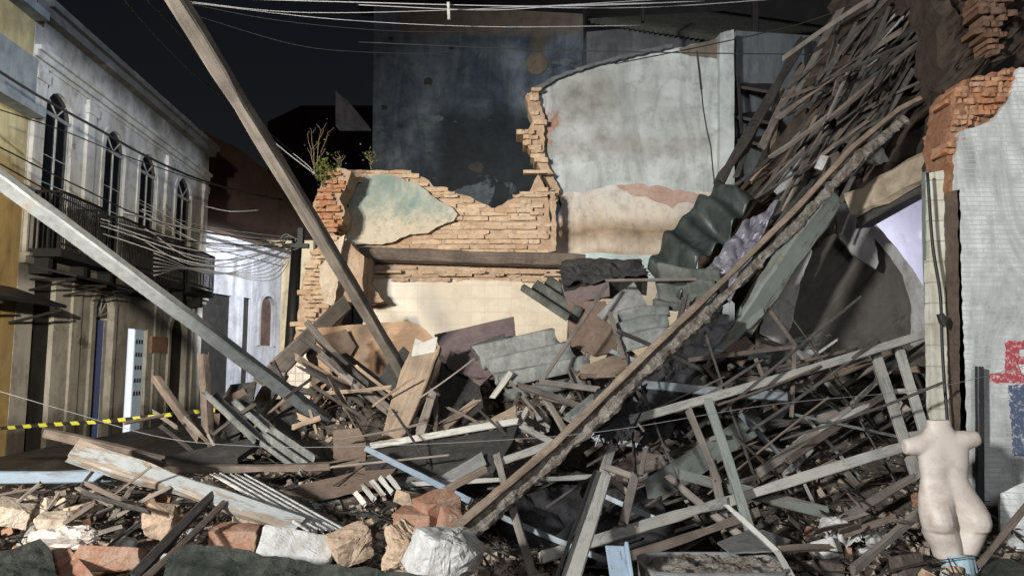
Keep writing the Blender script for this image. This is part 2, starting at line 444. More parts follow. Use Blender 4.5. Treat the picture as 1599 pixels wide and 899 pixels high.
M['sheet_teal'] = stain('sheet_teal', (.022, .028, .026), (.006, .007, .006), (.06, .072, .066), 2.4, .6, .2, rough=.42, spec=.5)
M['brick'] = brickmat('brick', (.35, .225, .14), (.52, .385, .26), (.50, .405, .29))
M['brick_red'] = brickmat('brick_red', (.33, .135, .065), (.42, .21, .11), (.40, .29, .20), 2)
M['brick_loose'] = brickmat('brick_loose', (.27, .125, .078), (.34, .18, .115), (.36, .27, .20), 4)
M['mortar'] = stain('mortar', (.36, .25, .165), (.13, .085, .055), (.46, .35, .25), 5, .3, .8)
M['plaster_chunk'] = stain('plaster_chunk', (.43, .42, .39), (.20, .155, .115), (.52, .515, .49), 4, .5, .9)
M['plaster_cream'] = stain('plaster_cream', (.47, .38, .28), (.22, .14, .085), (.60, .52, .42), 5, .4, .9)
M['tile_cream'] = stain('tile_cream', (.47, .40, .285), (.30, .22, .14), (.54, .48, .36), .8, .25, .25, tile=(.2, .2, 0, .006), grout=(.44, .36, .25), rough=.35, spec=.5)
M['patch_teal'] = stain('patch_teal', (.46, .40, .30), (.25, .20, .14), (.54, .49, .39), 2.2, .2, .35, zcol=((.15, .235, .22), 3.66, 3.95))
M['wall_pale'] = stain('wall_pale', (.33, .36, .355), (.12, .12, .11), (.50, .54, .54), .9, .6, .3, spots=((.5, 3.2, 4.95, 5.15, (.27, .26, .235), .16), (.6, 1.6, 5.4, 6.2, (.28, .28, .25), .25)), patch=(.30, .185, .14), patch_amt=.635)
M['wall_low'] = stain('wall_low', (.48, .41, .32), (.20, .14, .09), (.56, .50, .42), 1.3, .6, .3, spots=((.4, 3.3, 3.55, 3.8, (.28, .20, .13), .12), (.4, 3.3, 3.1, 3.3, (.30, .22, .15), .08)), zcol=((.47, .48, .46), 3.75, 4.3))
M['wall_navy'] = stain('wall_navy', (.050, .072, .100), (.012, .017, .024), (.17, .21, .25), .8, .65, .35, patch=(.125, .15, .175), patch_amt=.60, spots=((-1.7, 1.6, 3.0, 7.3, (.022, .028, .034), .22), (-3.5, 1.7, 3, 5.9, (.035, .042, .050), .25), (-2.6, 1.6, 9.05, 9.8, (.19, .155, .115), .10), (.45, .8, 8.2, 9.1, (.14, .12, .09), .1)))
M['wall_band'] = stain('wall_band', (.16, .13, .10), (.05, .045, .04), (.20, .17, .135), 1.2, .6, .3)
M['wall_smoke'] = stain('wall_smoke', (.095, .105, .115), (.022, .025, .028), (.15, .16, .17), .9, .7, .3)
M['wall_dim'] = stain('wall_dim', (.22, .25, .265), (.07, .08, .09), (.30, .33, .345), .8, .6, .3)
M['facade_white'] = stain('facade_white', (.44, .41, .35), (.10, .088, .07), (.55, .53, .48), .65, .6, .3, patch=(.24, .20, .155), patch_amt=.64, zcol=((.56, .57, .58), 5.2, 6.4), spots=((-20, 0, 7.5, 8.2, (.09, .085, .08), .22), (-20, 0, -.3, .6, (.07, .06, .045), .2), (-20, 0, 3.1, 3.5, (.10, .09, .075), .15)))  # zcol: cool light on the upper front put into the wall colour
M['facade_yellow'] = stain('facade_yellow', (.44, .30, .12), (.14, .10, .05), (.50, .36, .16), .7, .7, .3, zcol=((.52, .46, .27), 4.2, 4.5))
M['facade_far'] = stain('facade_far', (.46, .47, .49), (.16, .15, .15), (.54, .55, .57), .6, .7, .3)
M['facade_ochre'] = stain('facade_ochre', (.46, .37, .2), (.15, .12, .08), (.52, .43, .28), .7, .6, .3)
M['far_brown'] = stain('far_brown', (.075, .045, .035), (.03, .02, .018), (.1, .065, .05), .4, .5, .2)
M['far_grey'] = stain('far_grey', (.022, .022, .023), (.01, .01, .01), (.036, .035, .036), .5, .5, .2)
M['pillar_tile'] = stain('pillar_tile', (.62, .63, .60), (.17, .165, .15), (.70, .71, .68), 1.3, .75, .3, tile=(.23, .036, .5, .003), grout=(.40, .41, .40), rough=.6)
M['jamb'] = stain('jamb', (.60, .58, .44), (.24, .2, .14), (.68, .68, .60), 1.6, .6, .4, tile=(.3, .16, .5, .006), grout=(.33, .30, .23))
M['tile_white'] = stain('tile_white', (.66, .63, .56), (.36, .30, .22), (.72, .70, .64), 2, .3, .3, tile=(.1, .1, 0, .006), grout=(.4, .34, .26))
M['slab_beige'] = stain('slab_beige', (.30, .235, .16), (.10, .07, .045), (.40, .33, .24), 2, .5, .5)
M['slab_curved_shade'] = stain('slab_curved_shade', (.075, .066, .055), (.03, .027, .023), (.115, .104, .088), 1.2, .4, .3, patch=(.34, .36, .34), patch_amt=.64)  # roof heap's shadow put into the dark base; pale patches stand for lit spots
M['room_wall'] = stain('room_wall', (.74, .73, .79), (.45, .43, .5), (.78, .77, .84), .8, .3, .1)
M['plywood'] = wood('plywood', (.30, .19, .115), (.40, .275, .18), dust=.35)
M['panel_plum'] = stain('panel_plum', (.085, .062, .062), (.04, .03, .03), (.115, .088, .085), 2, .3, .15, rough=.6, grime=.3)
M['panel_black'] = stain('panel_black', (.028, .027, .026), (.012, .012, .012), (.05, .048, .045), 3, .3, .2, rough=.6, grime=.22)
M['panel_brown'] = stain('panel_brown', (.11, .075, .055), (.05, .035, .028), (.15, .11, .085), 3, .3, .2, grime=.3)
M['panel_grey'] = stain('panel_grey', (.14, .14, .135), (.06, .06, .055), (.2, .2, .19), 3, .4, .25, grime=.3)
M['moss_slab'] = stain('moss_slab', (.020, .024, .019), (.008, .010, .008), (.06, .062, .05), 5, .4, .8)
M['earth'] = stain('earth', (.060, .047, .037), (.018, .014, .011), (.12, .096, .077), 5, .1, 1.0)
M['rubble'] = brickmat('rubble', (.17, .125, .09), (.30, .24, .185), (.38, .33, .27), 5)
M['asphalt'] = stain('asphalt', (.075, .066, .058), (.035, .03, .027), (.12, .105, .09), 1.5, .1, .6)
M['collapse'] = stain('collapse', (.034, .024, .018), (.010, .008, .006), (.066, .046, .032), 3, .2, 1.0)
M['door_dark'] = wood('door_dark', (.022, .02, .018), (.04, .036, .032), dust=.1)
M['door_blue'] = wood('door_blue', (.10, .12, .2), (.14, .16, .24), paint=(.13, .18, .42), pamt=.64, dust=.1)
M['shutter_brown'] = wood('shutter_brown', (.10, .06, .045), (.14, .09, .07), dust=.1)
M['cream_frame'] = stain('cream_frame', (.32, .32, .31), (.16, .15, .14), (.42, .42, .4), 3, .3, .2)
t = NT('glass_dark'); t.bump(t.noise(1.3, 2, .5), .05, .02); M['glass'] = t.fin((.006, .007, .009), .12, 0, .5)
t = NT('mannequin_plastic'); n_ = t.noise(6, 6, .7); c_ = t.mix(t.math('MULTIPLY', t.ramp(n_, .46, .70), .6), (.49, .43, .375), (.25, .18, .13)); M['plastic'] = t.fin(c_, .52, 0, .4)
t.b.inputs['Subsurface Weight'].default_value = .0
t = NT('cloth_blue'); t.bump(t.noise(60, 3, .6), .3, .004); M['cloth_blue'] = t.fin(t.mix(t.noise(4, 4, .6), (.34, .44, .48), (.24, .33, .37)), .95)
t = NT('cable_black'); M['cable'] = t.fin((.018, .018, .019), .5)
t = NT('cable_grey'); M['cable_grey'] = t.fin((.38, .385, .39), .45)
t = NT('cable_dull'); M['cable_dull'] = t.fin((.16, .16, .16), .5)
t = NT('paint_red'); M['red'] = t.fin(t.mix(t.ramp(t.noise(30, 8, .8), .52, .60), (.36, .06, .07), (.55, .50, .47)), .85)
t = NT('paint_navy'); M['navy'] = t.fin(t.mix(t.ramp(t.noise(30, 8, .8), .53, .61), (.075, .095, .15), (.50, .51, .50)), .85)
t = NT('leaf_green'); oi_ = t.n('ShaderNodeNewGeometry'); M['leaf'] = t.fin(t.mix(oi_.outputs['Random Per Island'], (.085, .11, .022), (.17, .19, .05)), .7)
t = NT('dry_stem'); M['stem'] = t.fin((.20, .155, .105), .9)
t = NT('lit_interior'); M['lit_room'] = t.fin((.8, .82, .9), .9); t.b.inputs['Emission Color'].default_value = (.80, .86, 1, 1); t.b.inputs['Emission Strength'].default_value = .95
t = NT('lit_gate'); M['lit_gate'] = t.fin((.30, .36, .38), .8); t.b.inputs['Emission Color'].default_value = (.55, .66, .78, 1); t.b.inputs['Emission Strength'].default_value = .16  # door leaf glows faintly by itself, as if lit from the doorway
t = NT('tape'); sx_ = t.n('ShaderNodeSeparateXYZ'); t.l(t.obj, sx_.inputs[0])
w_ = t.math('PINGPONG', t.math('ADD', sx_.outputs[0], t.math('MULTIPLY', sx_.outputs[2], .8)), .11)
M['tape'] = t.fin(t.mix(t.math('GREATER_THAN', w_, .055), (.30, .30, .035), (.012, .012, .012)), .4, 0, .5)
# ------------------------------------------------------------------ ground
def grid_mesh(x0, x1, y0, y1, nx, ny, fz):
    vs = []; fs = []
    for j in range(ny + 1):
        for i in range(nx + 1):
            x = x0 + (x1 - x0) * i / nx; y = y0 + (y1 - y0) * j / ny
            vs.append((x, y, fz(x, y)))
    for j in range(ny):
        for i in range(nx):
            a = j * (nx + 1) + i; fs.append((a, a + 1, a + nx + 2, a + nx + 1))
    return mesh(vs, fs, True)
tag(link('street', grid_mesh(-400, 400, -120, 900, 40, 50, lambda x, y: 0), M['asphalt']), 'dusty dark street running past the collapsed house', kind='structure')
def hz(x, y):
    h = hgt(x, y); e = min(1, max(0, h * 4))
    return h + e * (noise.noise((x * 2.2, y * 2.2, 0)) * .12 + noise.noise((x * 7, y * 7, 3)) * .05 + noise.noise((x * 19, y * 19, 3)) * .02)
tag(link('debris_ground', grid_mesh(-7.2, 7.5, 2.4, 11.2, 190, 120, hz), M['earth']), 'dark earthy heap of crushed debris under the timbers', kind='structure')

# ------------------------------------------------------------------ left street front
class Facade:
    def __init__(s, A, d, flip=1):
        s.A = Vector((A[0], A[1])); s.d = Vector(d).normalized(); s.n = Vector((s.d.y, -s.d.x)) * flip   # outwards, to +X
    def W(s, a, z, out=0):
        q = s.A + s.d * a + s.n * out; return Vector((q.x, q.y, z))
    def px(s, x, y):
        r = ray(x, y); det = -r.x * s.d.y + r.y * s.d.x
        t = (-s.A.x * s.d.y + s.A.y * s.d.x) / det
        return ((t * r.x - s.A.x) * s.d.x + (t * r.y - s.A.y) * s.d.y, EYE + t * r.z)
    def box(s, mb, a0, a1, z0, z1, o0, o1):
        vs = [s.W(a, z, o) for a in (a0, a1) for o in (o0, o1) for z in (z0, z1)]
        mb.add(vs, [(0, 1, 3, 2), (4, 6, 7, 5), (0, 4, 5, 1), (2, 3, 7, 6), (0, 2, 6, 4), (1, 5, 7, 3)])
def arch(a0, a1, z0, z1, flat=False, n=10):
    if flat: return [(a0, z0), (a0, z1), (a1, z1), (a1, z0)]
    r = (a1 - a0) / 2; zs = z1 - r * .95; c = (a0 + a1) / 2
    return [(a0, z0)] + [(c - r * math.cos(math.pi * k / n), zs + r * .95 * math.sin(math.pi * k / n)) for k in range(n + 1)] + [(a1, z0)]
def wall(fc, outline, holes, thick, mat, name, parent):
    return link(name, prism([fc.W(a, z) for a, z in outline], thick, tuple(-fc.n) + (0,), [[fc.W(a, z) for a, z in h] for h in holes]), mat, parent)
def ringframe(fc, name, loop, w, o0, o1, mat, parent):
    """moulding that follows an opening: the loop and a wider copy, from depth o0 to o1"""
    c = Vector((sum(p[0] for p in loop) / len(loop), 0)); a0 = min(p[0] for p in loop); a1 = max(p[0] for p in loop); z1 = max(p[1] for p in loop); z0 = loop[0][1]
    mid = (a0 + a1) / 2; k = (a1 - a0) / 2
    out = []
    for a, z in loop:
        out.append((mid + (a - mid) * (k + w) / k, z if z == z0 else z + w * max(0, (z - z0) / (z1 - z0)) ** 3))
    n = len(loop); vs = []
    for (a, z), (b, y) in zip(loop, out):
        vs += [fc.W(a, z, o0), fc.W(a, z, o1), fc.W(b, y, o1), fc.W(b, y, o0)]
    fs = []
    for i in range(n - 1):
        q = i * 4
        for k2 in range(4): fs.append((q + k2, q + (k2 + 1) % 4, q + 4 + (k2 + 1) % 4, q + 4 + k2))
    fs += [(0, 1, 2, 3), (4 * n - 4, 4 * n - 3, 4 * n - 2, 4 * n - 1)]
    return link(name, mesh(vs, fs), mat, parent)
def window(fc, parent, loop, z_open, mat_frame, trim=True, glassmat='glass', transom=True):
    a0 = loop[0][0]; a1 = loop[-1][0]; z0 = loop[0][1]; z1 = max(p[1] for p in loop); mid = (a0 + a1) / 2
    w = ringframe(fc, 'window', loop, .12, -.02, .025, mat_frame, parent)
    link('glass', prism([fc.W(a, z, -.05) for a, z in loop], .02, tuple(-fc.n) + (0,)), M[glassmat], w)
    mb = MB(); zt = z1 - (a1 - a0) * .52
    for a in (a0 + .03, mid, a1 - .03): fc.box(mb, a - .02, a + .02, z0, zt, -.048, -.03)
    fc.box(mb, a0, a1, zt, zt + .06, -.047, -.02)
    for k in range(3): fc.box(mb, a0 + .06, a1 - .06, z0 + (zt - z0) * (.3 + .2 * k), z0 + (zt - z0) * (.3 + .2 * k) + .014, -.046, -.034)
    for k in (-1, 0, 1): mb.bar(fc.W(mid, zt + .06, -.04), fc.W(mid + k * (a1 - a0) * .33, z1 - .05 - abs(k) * .1, -.04), .018, .016)
    mb.build('frame', M['cream_frame'], w)
    return w
def balcony(fc, parent, a0, a1, z):
    mb = MB(); fc.box(mb, a0, a1, z - .14, z, .02, .62)
    fc.box(mb, a0 + .15, a0 + .28, z - .42, z - .142, .02, .35); fc.box(mb, a1 - .28, a1 - .15, z - .42, z - .142, .02, .35)
    b = mb.build('balcony', M['far_grey'], parent)
    rb = MB()
    for o in (.58,):
        fc.box(rb, a0, a1, z + .98, z + 1.02, o - .02, o + .02); fc.box(rb, a0, a1, z + .08, z + .11, o - .015, o + .015)
        n = int((a1 - a0) / .07)
        for k in range(n + 1):
            a = a0 + (a1 - a0) * k / n; fc.box(rb, a - .008, a + .008, z + .001, z + .99, o - .008, o + .008)
    for a in (a0 + .01, a1 - .01):
        fc.box(rb, a - .015, a + .015, z + .981, z + 1.021, .0, .56)
        for k in range(7): fc.box(rb, a - .008, a + .008, z + .001, z + .98, .06 + k * .08, .076 + k * .08)
    rb.build('railing', M['iron'], b); return b
FA = Facade((-8.4, 12.8), (-.0665, 1))
th = empty('white_townhouse', FA.W(-.4, 0))
tag(th, 'stained white two storey townhouse with four arched upper windows and iron balconies', 'townhouse')
wins = [(.04, .96), (2.27, 3.2), (3.97, 4.95), (6.17, 7.25)]
ups = [arch(a, b, 3.62, 6.62) for a, b in wins]
doors = [arch(.10, .78, .02, 3.14, True), arch(2.22, 3.0, .02, 3.1), arch(3.82, 4.86, .02, 2.44, True), arch(6.17, 7.25, .02, 2.9)]
out = [(-.4, 0), (-.4, 7.9), (8.5, 7.9), (8.5, 0)]
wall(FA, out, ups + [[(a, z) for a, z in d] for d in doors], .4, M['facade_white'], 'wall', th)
mb = MB()
for z0, z1, o in ((7.9, 8.02, .30), (7.74, 7.898, .2), (7.12, 7.2, .12), (7.0, 7.118, .06), (6.9, 6.95, .03)): FA.box(mb, -.4, 8.5, z0, z1, .002, o)
mb.build('cornice', M['facade_white'], th)
mb = MB(); FA.box(mb, -.4, 8.5, 3.34, 3.46, .002, .1); FA.box(mb, -.4, 8.5, 3.462, 3.52, .002, .16); mb.build('string_course', M['facade_white'], th)
for a in (1.6, 5.55, 8.2, -.2):
    mb = MB(); FA.box(mb, a - .16, a + .16, 3.53, 6.88, .002, .07); FA.box(mb, a - .2, a + .2, 6.6, 6.78, .004, .1)
    mb.build('pilaster', M['facade_white'], th)
for lp in ups: window(FA, th, lp, 0, M['facade_white'])
for a, b in wins: balcony(FA, th, a - .35, b + .35, 3.6)
def leaf(fc, parent, loop, mat, dep=-.09, name='door'):
    d = link(name, prism([fc.W(a, z, dep) for a, z in loop], .05, tuple(-fc.n) + (0,)), mat, parent)
    return d
d = leaf(FA, th, doors[0], M['door_dark']); tag(d, 'dark closed double door')
d = leaf(FA, th, [(2.22, .02), (2.22, 2.55), (2.86, 2.55), (2.86, .02)], M['door_blue']); tag(d, 'tall blue door leaf')
fan = leaf(FA, th, arch(2.22, 3.0, 2.6, 3.1), M['glass'], -.09, 'fanlight')
mb = MB()
for k in range(6):
    an = math.pi * (k + .5) / 6; mb.bar(FA.W(2.61, 2.62, -.07), FA.W(2.61 + .36 * math.cos(an), 2.62 + .42 * math.sin(an), -.07), .02, .02)
mb.build('bars', M['cream_frame'], fan)
leaf(FA, th, [(2.865, .02), (2.865, 2.55), (3.0, 2.55), (3.0, .02)], M['cream_frame'], -.08, 'door_post')
d = leaf(FA, th, [(3.82, .02), (3.82, 2.44), (4.38, 2.44), (4.38, .02)], M['lit_room'], -.10, 'doorway'); tag(d, 'brightly lit open doorway')
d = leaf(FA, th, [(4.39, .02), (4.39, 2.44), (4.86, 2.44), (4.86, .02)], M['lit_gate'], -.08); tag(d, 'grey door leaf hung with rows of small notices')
for r in range(5):
    for c in range(3):
        a = 4.43 + c * .14; z = 2.1 - r * .3; mb = MB(); FA.box(mb, a, a + .08, z, z + .1, -.078, -.07); mb.build('notice', M['iron'], d)
leaf(FA, th, doors[3], M['door_dark'])
for a0, a1, z0, z1 in ((5.0, 5.95, 1.9, 2.3),):
    mb = MB(); FA.box(mb, a0, a1, z0, z1, .004, .06); tag(mb.build('sign_board', M['brick_loose'], th), 'plain dull red board beside the lit doorway')
for a in (1.5, 5.35, 7.9): mb = MB(); FA.box(mb, a - .17, a + .17, .0, 3.33, .002, .05); mb.build('pilaster', M['facade_white'], th)
for lp in (doors[1], doors[3]): ringframe(FA, 'door_surround', lp, .14, .002, .06, M['facade_white'], th)
mb = MB(); vs = [FA.W(-.2, 3.3, .02), FA.W(2.2, 3.3, .02), FA.W(2.2, 3.12, .85), FA.W(-.2, 3.12, .85)]
me = prism(vs, .04, (0, 0, 1)); aw = link('awning', me, M['steel_dark'], th)
for a in (-.1, 1.0, 2.1): mb = MB(); mb.bar(FA.W(a, 3.09, .8), FA.W(a, 2.9, .02), .03, .03); mb.bar(FA.W(a, 3.09, .02), FA.W(a, 3.1, .8), .03, .03); mb.build('bracket', M['iron'], aw)
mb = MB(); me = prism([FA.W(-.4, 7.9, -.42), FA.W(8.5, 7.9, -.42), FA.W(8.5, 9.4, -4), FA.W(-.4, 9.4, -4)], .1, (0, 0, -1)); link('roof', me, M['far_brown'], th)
me = prism([FA.W(8.5, 0, -.4), FA.W(8.5, 7.9, -.4), FA.W(8.5, 9.3, -4), FA.W(8.5, 9.3, -6), FA.W(8.5, 0, -6)], .3, (0, -1, 0)); link('side_wall', me, M['facade_white'], th)

yh = empty('yellow_townhouse', FA.W(-6.4, 0)); tag(yh, 'yellow painted house with a tin awning at the left edge of the street', 'townhouse')
yd = [arch(-3.1, -2.0, .02, 2.3, True)]; yu = [arch(-3.1, -2.0, 3.6, 6.2), arch(-5.2, -4.1, 3.6, 6.2)]
wall(FA, [(-6.4, 0), (-6.4, 8.4), (-.42, 8.4), (-.42, 0)], yd + yu, .4, M['facade_yellow'], 'wall', yh)
mb = MB()
for z0, z1, o in ((8.3, 8.45, .42), (7.6, 7.75, .25), (6.0, 6.9, .1), (5.85, 5.99, .3), (4.5, 4.62, .2)): FA.box(mb, -6.4, -.44, z0, z1, .003, o)
mb.build('cornice', M['wall_dim'], yh)
for lp in yu: window(FA, yh, lp, 0, M['facade_yellow'])
leaf(FA, yh, yd[0], M['door_dark'])
aw = link('awning', prism([FA.W(-4, 2.85, .02), FA.W(-.55, 2.85, .02), FA.W(-.55, 2.55, .9), FA.W(-4, 2.55, .9)], .05, (0, 0, 1)), M['steel_dark'], yh)
for a in (-3.8, -2.2, -.6): mb = MB(); mb.bar(FA.W(a, 2.52, .86), FA.W(a, 2.3, .02), .04, .04); mb.build('bracket', M['iron'], aw)
mb = MB()
for z in (0.0,): FA.box(mb, -6.4, 8.5, 0, .12, .0, 1.1)
tag(mb.build('pavement', M['asphalt']), 'narrow kerbed pavement along the left houses', kind='structure')

FB = Facade((-9.75, 22.3), (.21, 1))
fh = empty('far_white_house', FB.W(0, 0)); tag(fh, 'pale low house with tall dark doors at the far end of the left street', 'house')
def fpx(fc, x0, x1, y0, z0=.02):
    a0 = fc.px(x0, y0)[0]; a1, z1 = fc.px(x1, y0); return arch(a0, a1, z0, z1, True)
fd = [fpx(FB, 315, 362, 462), fpx(FB, 379, 392, 466)]; fw = [arch(FB.px(406, 480)[0], FB.px(428, 480)[0], 2.3, 4.1)]
eB = FB.px(452, 480)[0]
wall(FB, [(-3.0, 0), (-3.0, 5.75), (eB, 5.75), (eB, 0)], fd + fw, .4, M['facade_far'], 'wall', fh)
for d in fd: leaf(FB, fh, d, M['door_dark'])
w = ringframe(FB, 'window', fw[0], .12, -.02, .06, M['facade_far'], fh)
leaf(FB, w, fw[0], M['shutter_brown'], -.12, 'shutter')
mb = MB(); FB.box(mb, -3.0, eB, 5.3, 5.4, .003, .1); FB.box(mb, -3.0, eB, 5.6, 5.752, .004, .3)
for a in (fd[0][0][0] - .5, fd[0][-1][0] + .5, fw[0][0][0] - .5): FB.box(mb, a - .12, a + .12, 0, 5.29, .003, .06)
mb.build('cornice', M['facade_far'], fh)
link('roof', prism([FB.W(-3, 5.76, .35), FB.W(eB, 5.76, .35), FB.W(eB, 7.2, -3), FB.W(-3, 7.2, -3)], .1, (0, 0, 1)), M['far_brown'], fh)
oh = empty('ochre_house', P(440, 600, 30)); tag(oh, 'ochre house front with a pale window behind the cable-laden utility pole', 'house')
oz = 27.5
link('wall', prism([Vector((P(427, 0, oz).x, oz, 0)), Vector((P(427, 0, oz).x, oz, 6.3)), Vector((P(500, 0, oz).x, oz, 6.3)), Vector((P(500, 0, oz).x, oz, 0))], .3, (0, 1, 0)), M['facade_ochre'], oh)
mb = MB(); x0 = P(435, 0, oz).x; mb.box((x0 + .25, oz - .03, 4.6), (.22, .03, .9)); w = mb.build('window', M['facade_white'], oh)
mb = MB()
for k in range(5): mb.box((x0 + .25, oz - .07, 3.9 + k * .33), (.2, .01, .02))
for k in range(3): mb.box((x0 + .1 + k * .15, oz - .075, 4.6), (.012, .01, .85))
mb.build('grille', M['iron'], w)

# ------------------------------------------------------------------ dark buildings behind
def block(name, label, cat, pts, depth, mat, amp=0, step=20):
    o = slab(name, pts, depth, mat, amp, step, direction=(0, 1, 0)); return tag(o, label, cat)
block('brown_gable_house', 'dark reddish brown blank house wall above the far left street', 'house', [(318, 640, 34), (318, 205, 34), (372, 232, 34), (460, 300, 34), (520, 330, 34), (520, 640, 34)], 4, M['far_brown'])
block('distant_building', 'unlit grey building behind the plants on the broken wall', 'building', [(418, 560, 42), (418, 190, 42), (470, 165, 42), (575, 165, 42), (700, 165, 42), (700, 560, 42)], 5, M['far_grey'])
block('gable_roof', 'small pale triangular gable rising left of the tall dark wall', 'roof', [(524, 196, 21), (524, 142, 21), (545, 160, 21), (575, 196, 21)], .5, M['wall_pale'])
# tall soot-dark wall
tw = empty('tall_dark_building', P(745, 600, 16)); tag(tw, 'tall blue-black soot-stained building wall rising behind the broken brick wall', 'building')
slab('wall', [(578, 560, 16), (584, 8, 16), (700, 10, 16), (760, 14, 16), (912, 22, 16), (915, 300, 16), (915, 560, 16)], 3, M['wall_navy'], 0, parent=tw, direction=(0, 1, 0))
slab('patched_circle', [(838 + 17 * math.cos(k * .5), 100 + 17 * math.sin(k * .5), 15.97) for k in range(13)][:12], .02, M['wall_band'], 1.5, 6, parent=tw, direction=(0, 1, 0))
mb = MB(); mb.tube([P(913, 15, 15.9), P(915, 105, 15.9), P(916, 180, 15.9)], .05); mb.build('downpipe', M['iron'], tw)
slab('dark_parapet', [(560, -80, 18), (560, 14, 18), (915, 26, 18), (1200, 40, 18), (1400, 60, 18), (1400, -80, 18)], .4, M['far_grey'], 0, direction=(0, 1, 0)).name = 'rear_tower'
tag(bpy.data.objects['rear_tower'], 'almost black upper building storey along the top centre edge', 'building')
# smoke-dark building with corrugated eave
sb = empty('smoke_dark_building', P(1010, 560, 15)); tag(sb, 'smoke-grey wall under a wavy roof edge between two taller dark walls', 'building')
slab('wall', [(918, 560, 15), (916, 50, 15), (1010, 42, 15), (1125, 62, 15), (1230, 70, 15), (1330, 80, 15), (1330, 560, 15)], 2, M['wall_smoke'], 0, parent=sb, direction=(0, 1, 0))
corrugated('roof_sheet', P(918, 32, 14.8), P(1120, 62, 14.6), P(1130, 20, 17.5), 26, .045, .012, M['cement_dark'], parent=sb)
for k, (x, y0, y1, w) in enumerate(((1180, 0, 200, 10), (1262, 60, 240, 9), (1294, 40, 190, 8), (1004, -20, 35, 5))):
    tag(beam('upright_post', P(x, y1, 12.6), P(x - 1, y0, 12.6), w * .011, .1, M['steel_dark'], rag=0), ['thick black upright post before the grey rear wall', 'black upright post beside the leaning black timbers', 'black post nearest the sliding roof timbers', 'thin black post on the roof edge top centre'][k], 'post')

# ------------------------------------------------------------------ pale party wall
pw = empty('pale_party_wall', P(980, 500, 11.35)); tag(pw, 'cracked pale plastered party wall with a sloping top and broken left edge', 'wall')
top = [(838, 140), (868, 124), (902, 112), (945, 100), (1000, 86), (1050, 76), (1100, 66), (1127, 56)]
left = [(862, 420), (862, 395), (872, 385), (866, 350), (878, 318), (870, 300), (856, 282), (846, 270), (850, 240), (840, 228), (838, 205), (844, 188), (832, 168)]
pts = [(x, y, 11.35) for x, y in [(1127, 590), (870, 590)] + left + top]
slab('wall', pts, .3, M['wall_pale'], 2.0, 9, parent=pw, direction=(0, 1, 0))
lo = [(868, 418), (866, 352), (880, 322), (872, 302), (905, 300), (925, 296), (960, 288), (1000, 296), (1040, 302), (1060, 296), (1100, 300), (1126, 300), (1126, 418)]
slab('lower_render', [(x, y, 11.34) for x, y in lo], .008, M['wall_low'], 2.5, 9, parent=pw, direction=(0, 1, 0))
slab('bare_patch', [(x, y, 11.335) for x, y in ((962, 290), (990, 288), (1035, 292), (1068, 298), (1104, 304), (1104, 316), (1060, 318), (1050, 326), (1034, 318), (1010, 306), (985, 304))], .004, stain('bare_patch', (.34, .22, .18), (.2, .13, .10), (.42, .32, .27), 3, .3, .5), 2.5, 7, parent=pw, direction=(0, 1, 0))
slab('teal_dado', [(x, y, 11.33) for x, y in ((870, 419), (870, 398), (930, 394), (1000, 398), (1126, 396), (1126, 440), (870, 440))], .008, stain('dado_teal', (.40, .50, .50), (.2, .22, .2), (.5, .57, .56), 3, .3, .2), 1, 10, parent=pw, direction=(0, 1, 0))
slab('dado_tiles', [(x, y, 11.325) for x, y in ((870, 441), (1126, 441), (1126, 592), (870, 592))], .01, M['tile_cream'], 0, parent=pw, direction=(0, 1, 0))
slab('coping', [(834, 137, 11.25), (868, 118, 11.25), (902, 106, 11.25), (945, 93, 11.25), (1000, 79, 11.25), (1050, 68, 11.25), (1050, 74, 11.25), (1000, 85, 11.25), (945, 99, 11.25), (902, 111, 11.25), (868, 124, 11.25), (840, 142, 11.25)], .42, M['wall_smoke'], 1.3, 6, parent=pw, direction=(0, 1, 0))
mb = MB()
crk = [(1088, 80), (1092, 110), (1095, 140), (1098, 170), (1103, 200), (1110, 230), (1113, 265), (1117, 300)]
for (a, b), (c, d) in zip(crk, crk[1:]): mb.bar(P(a, b, 11.34), P(c, d, 11.34), .03 if b < 120 else .016, .006, Vector((0, -1, 0)))
mb.build('crack', M['panel_black'], pw)
slab('corner_pier', [(1124, 590, 11.2), (1124, 52, 11.2), (1146, 46, 11.2), (1148, 590, 11.2)], .5, M['wall_pale'], .6, 20, parent=pw, direction=(0, 1, 0))
slab('yellow_stain_band', [(x, y, 11.338) for x, y in ((1060, 76), (1122, 60), (1122, 92), (1085, 88), (1066, 84))], .006, M['wall_band'], 1.5, 6, parent=pw, direction=(0, 1, 0))
rw = slab('receding_wall', [(1149, 590, 11.5), (1149, 48, 11.5), (1175, 50, 12), (1240, 58, 12.8), (1330, 60, 13.6), (1330, 590, 13.6)], .3, M['wall_dim'], 0, direction=(0, 1, 0)); tag(rw, 'dim bluish plaster wall running back behind the black timbers', 'wall')

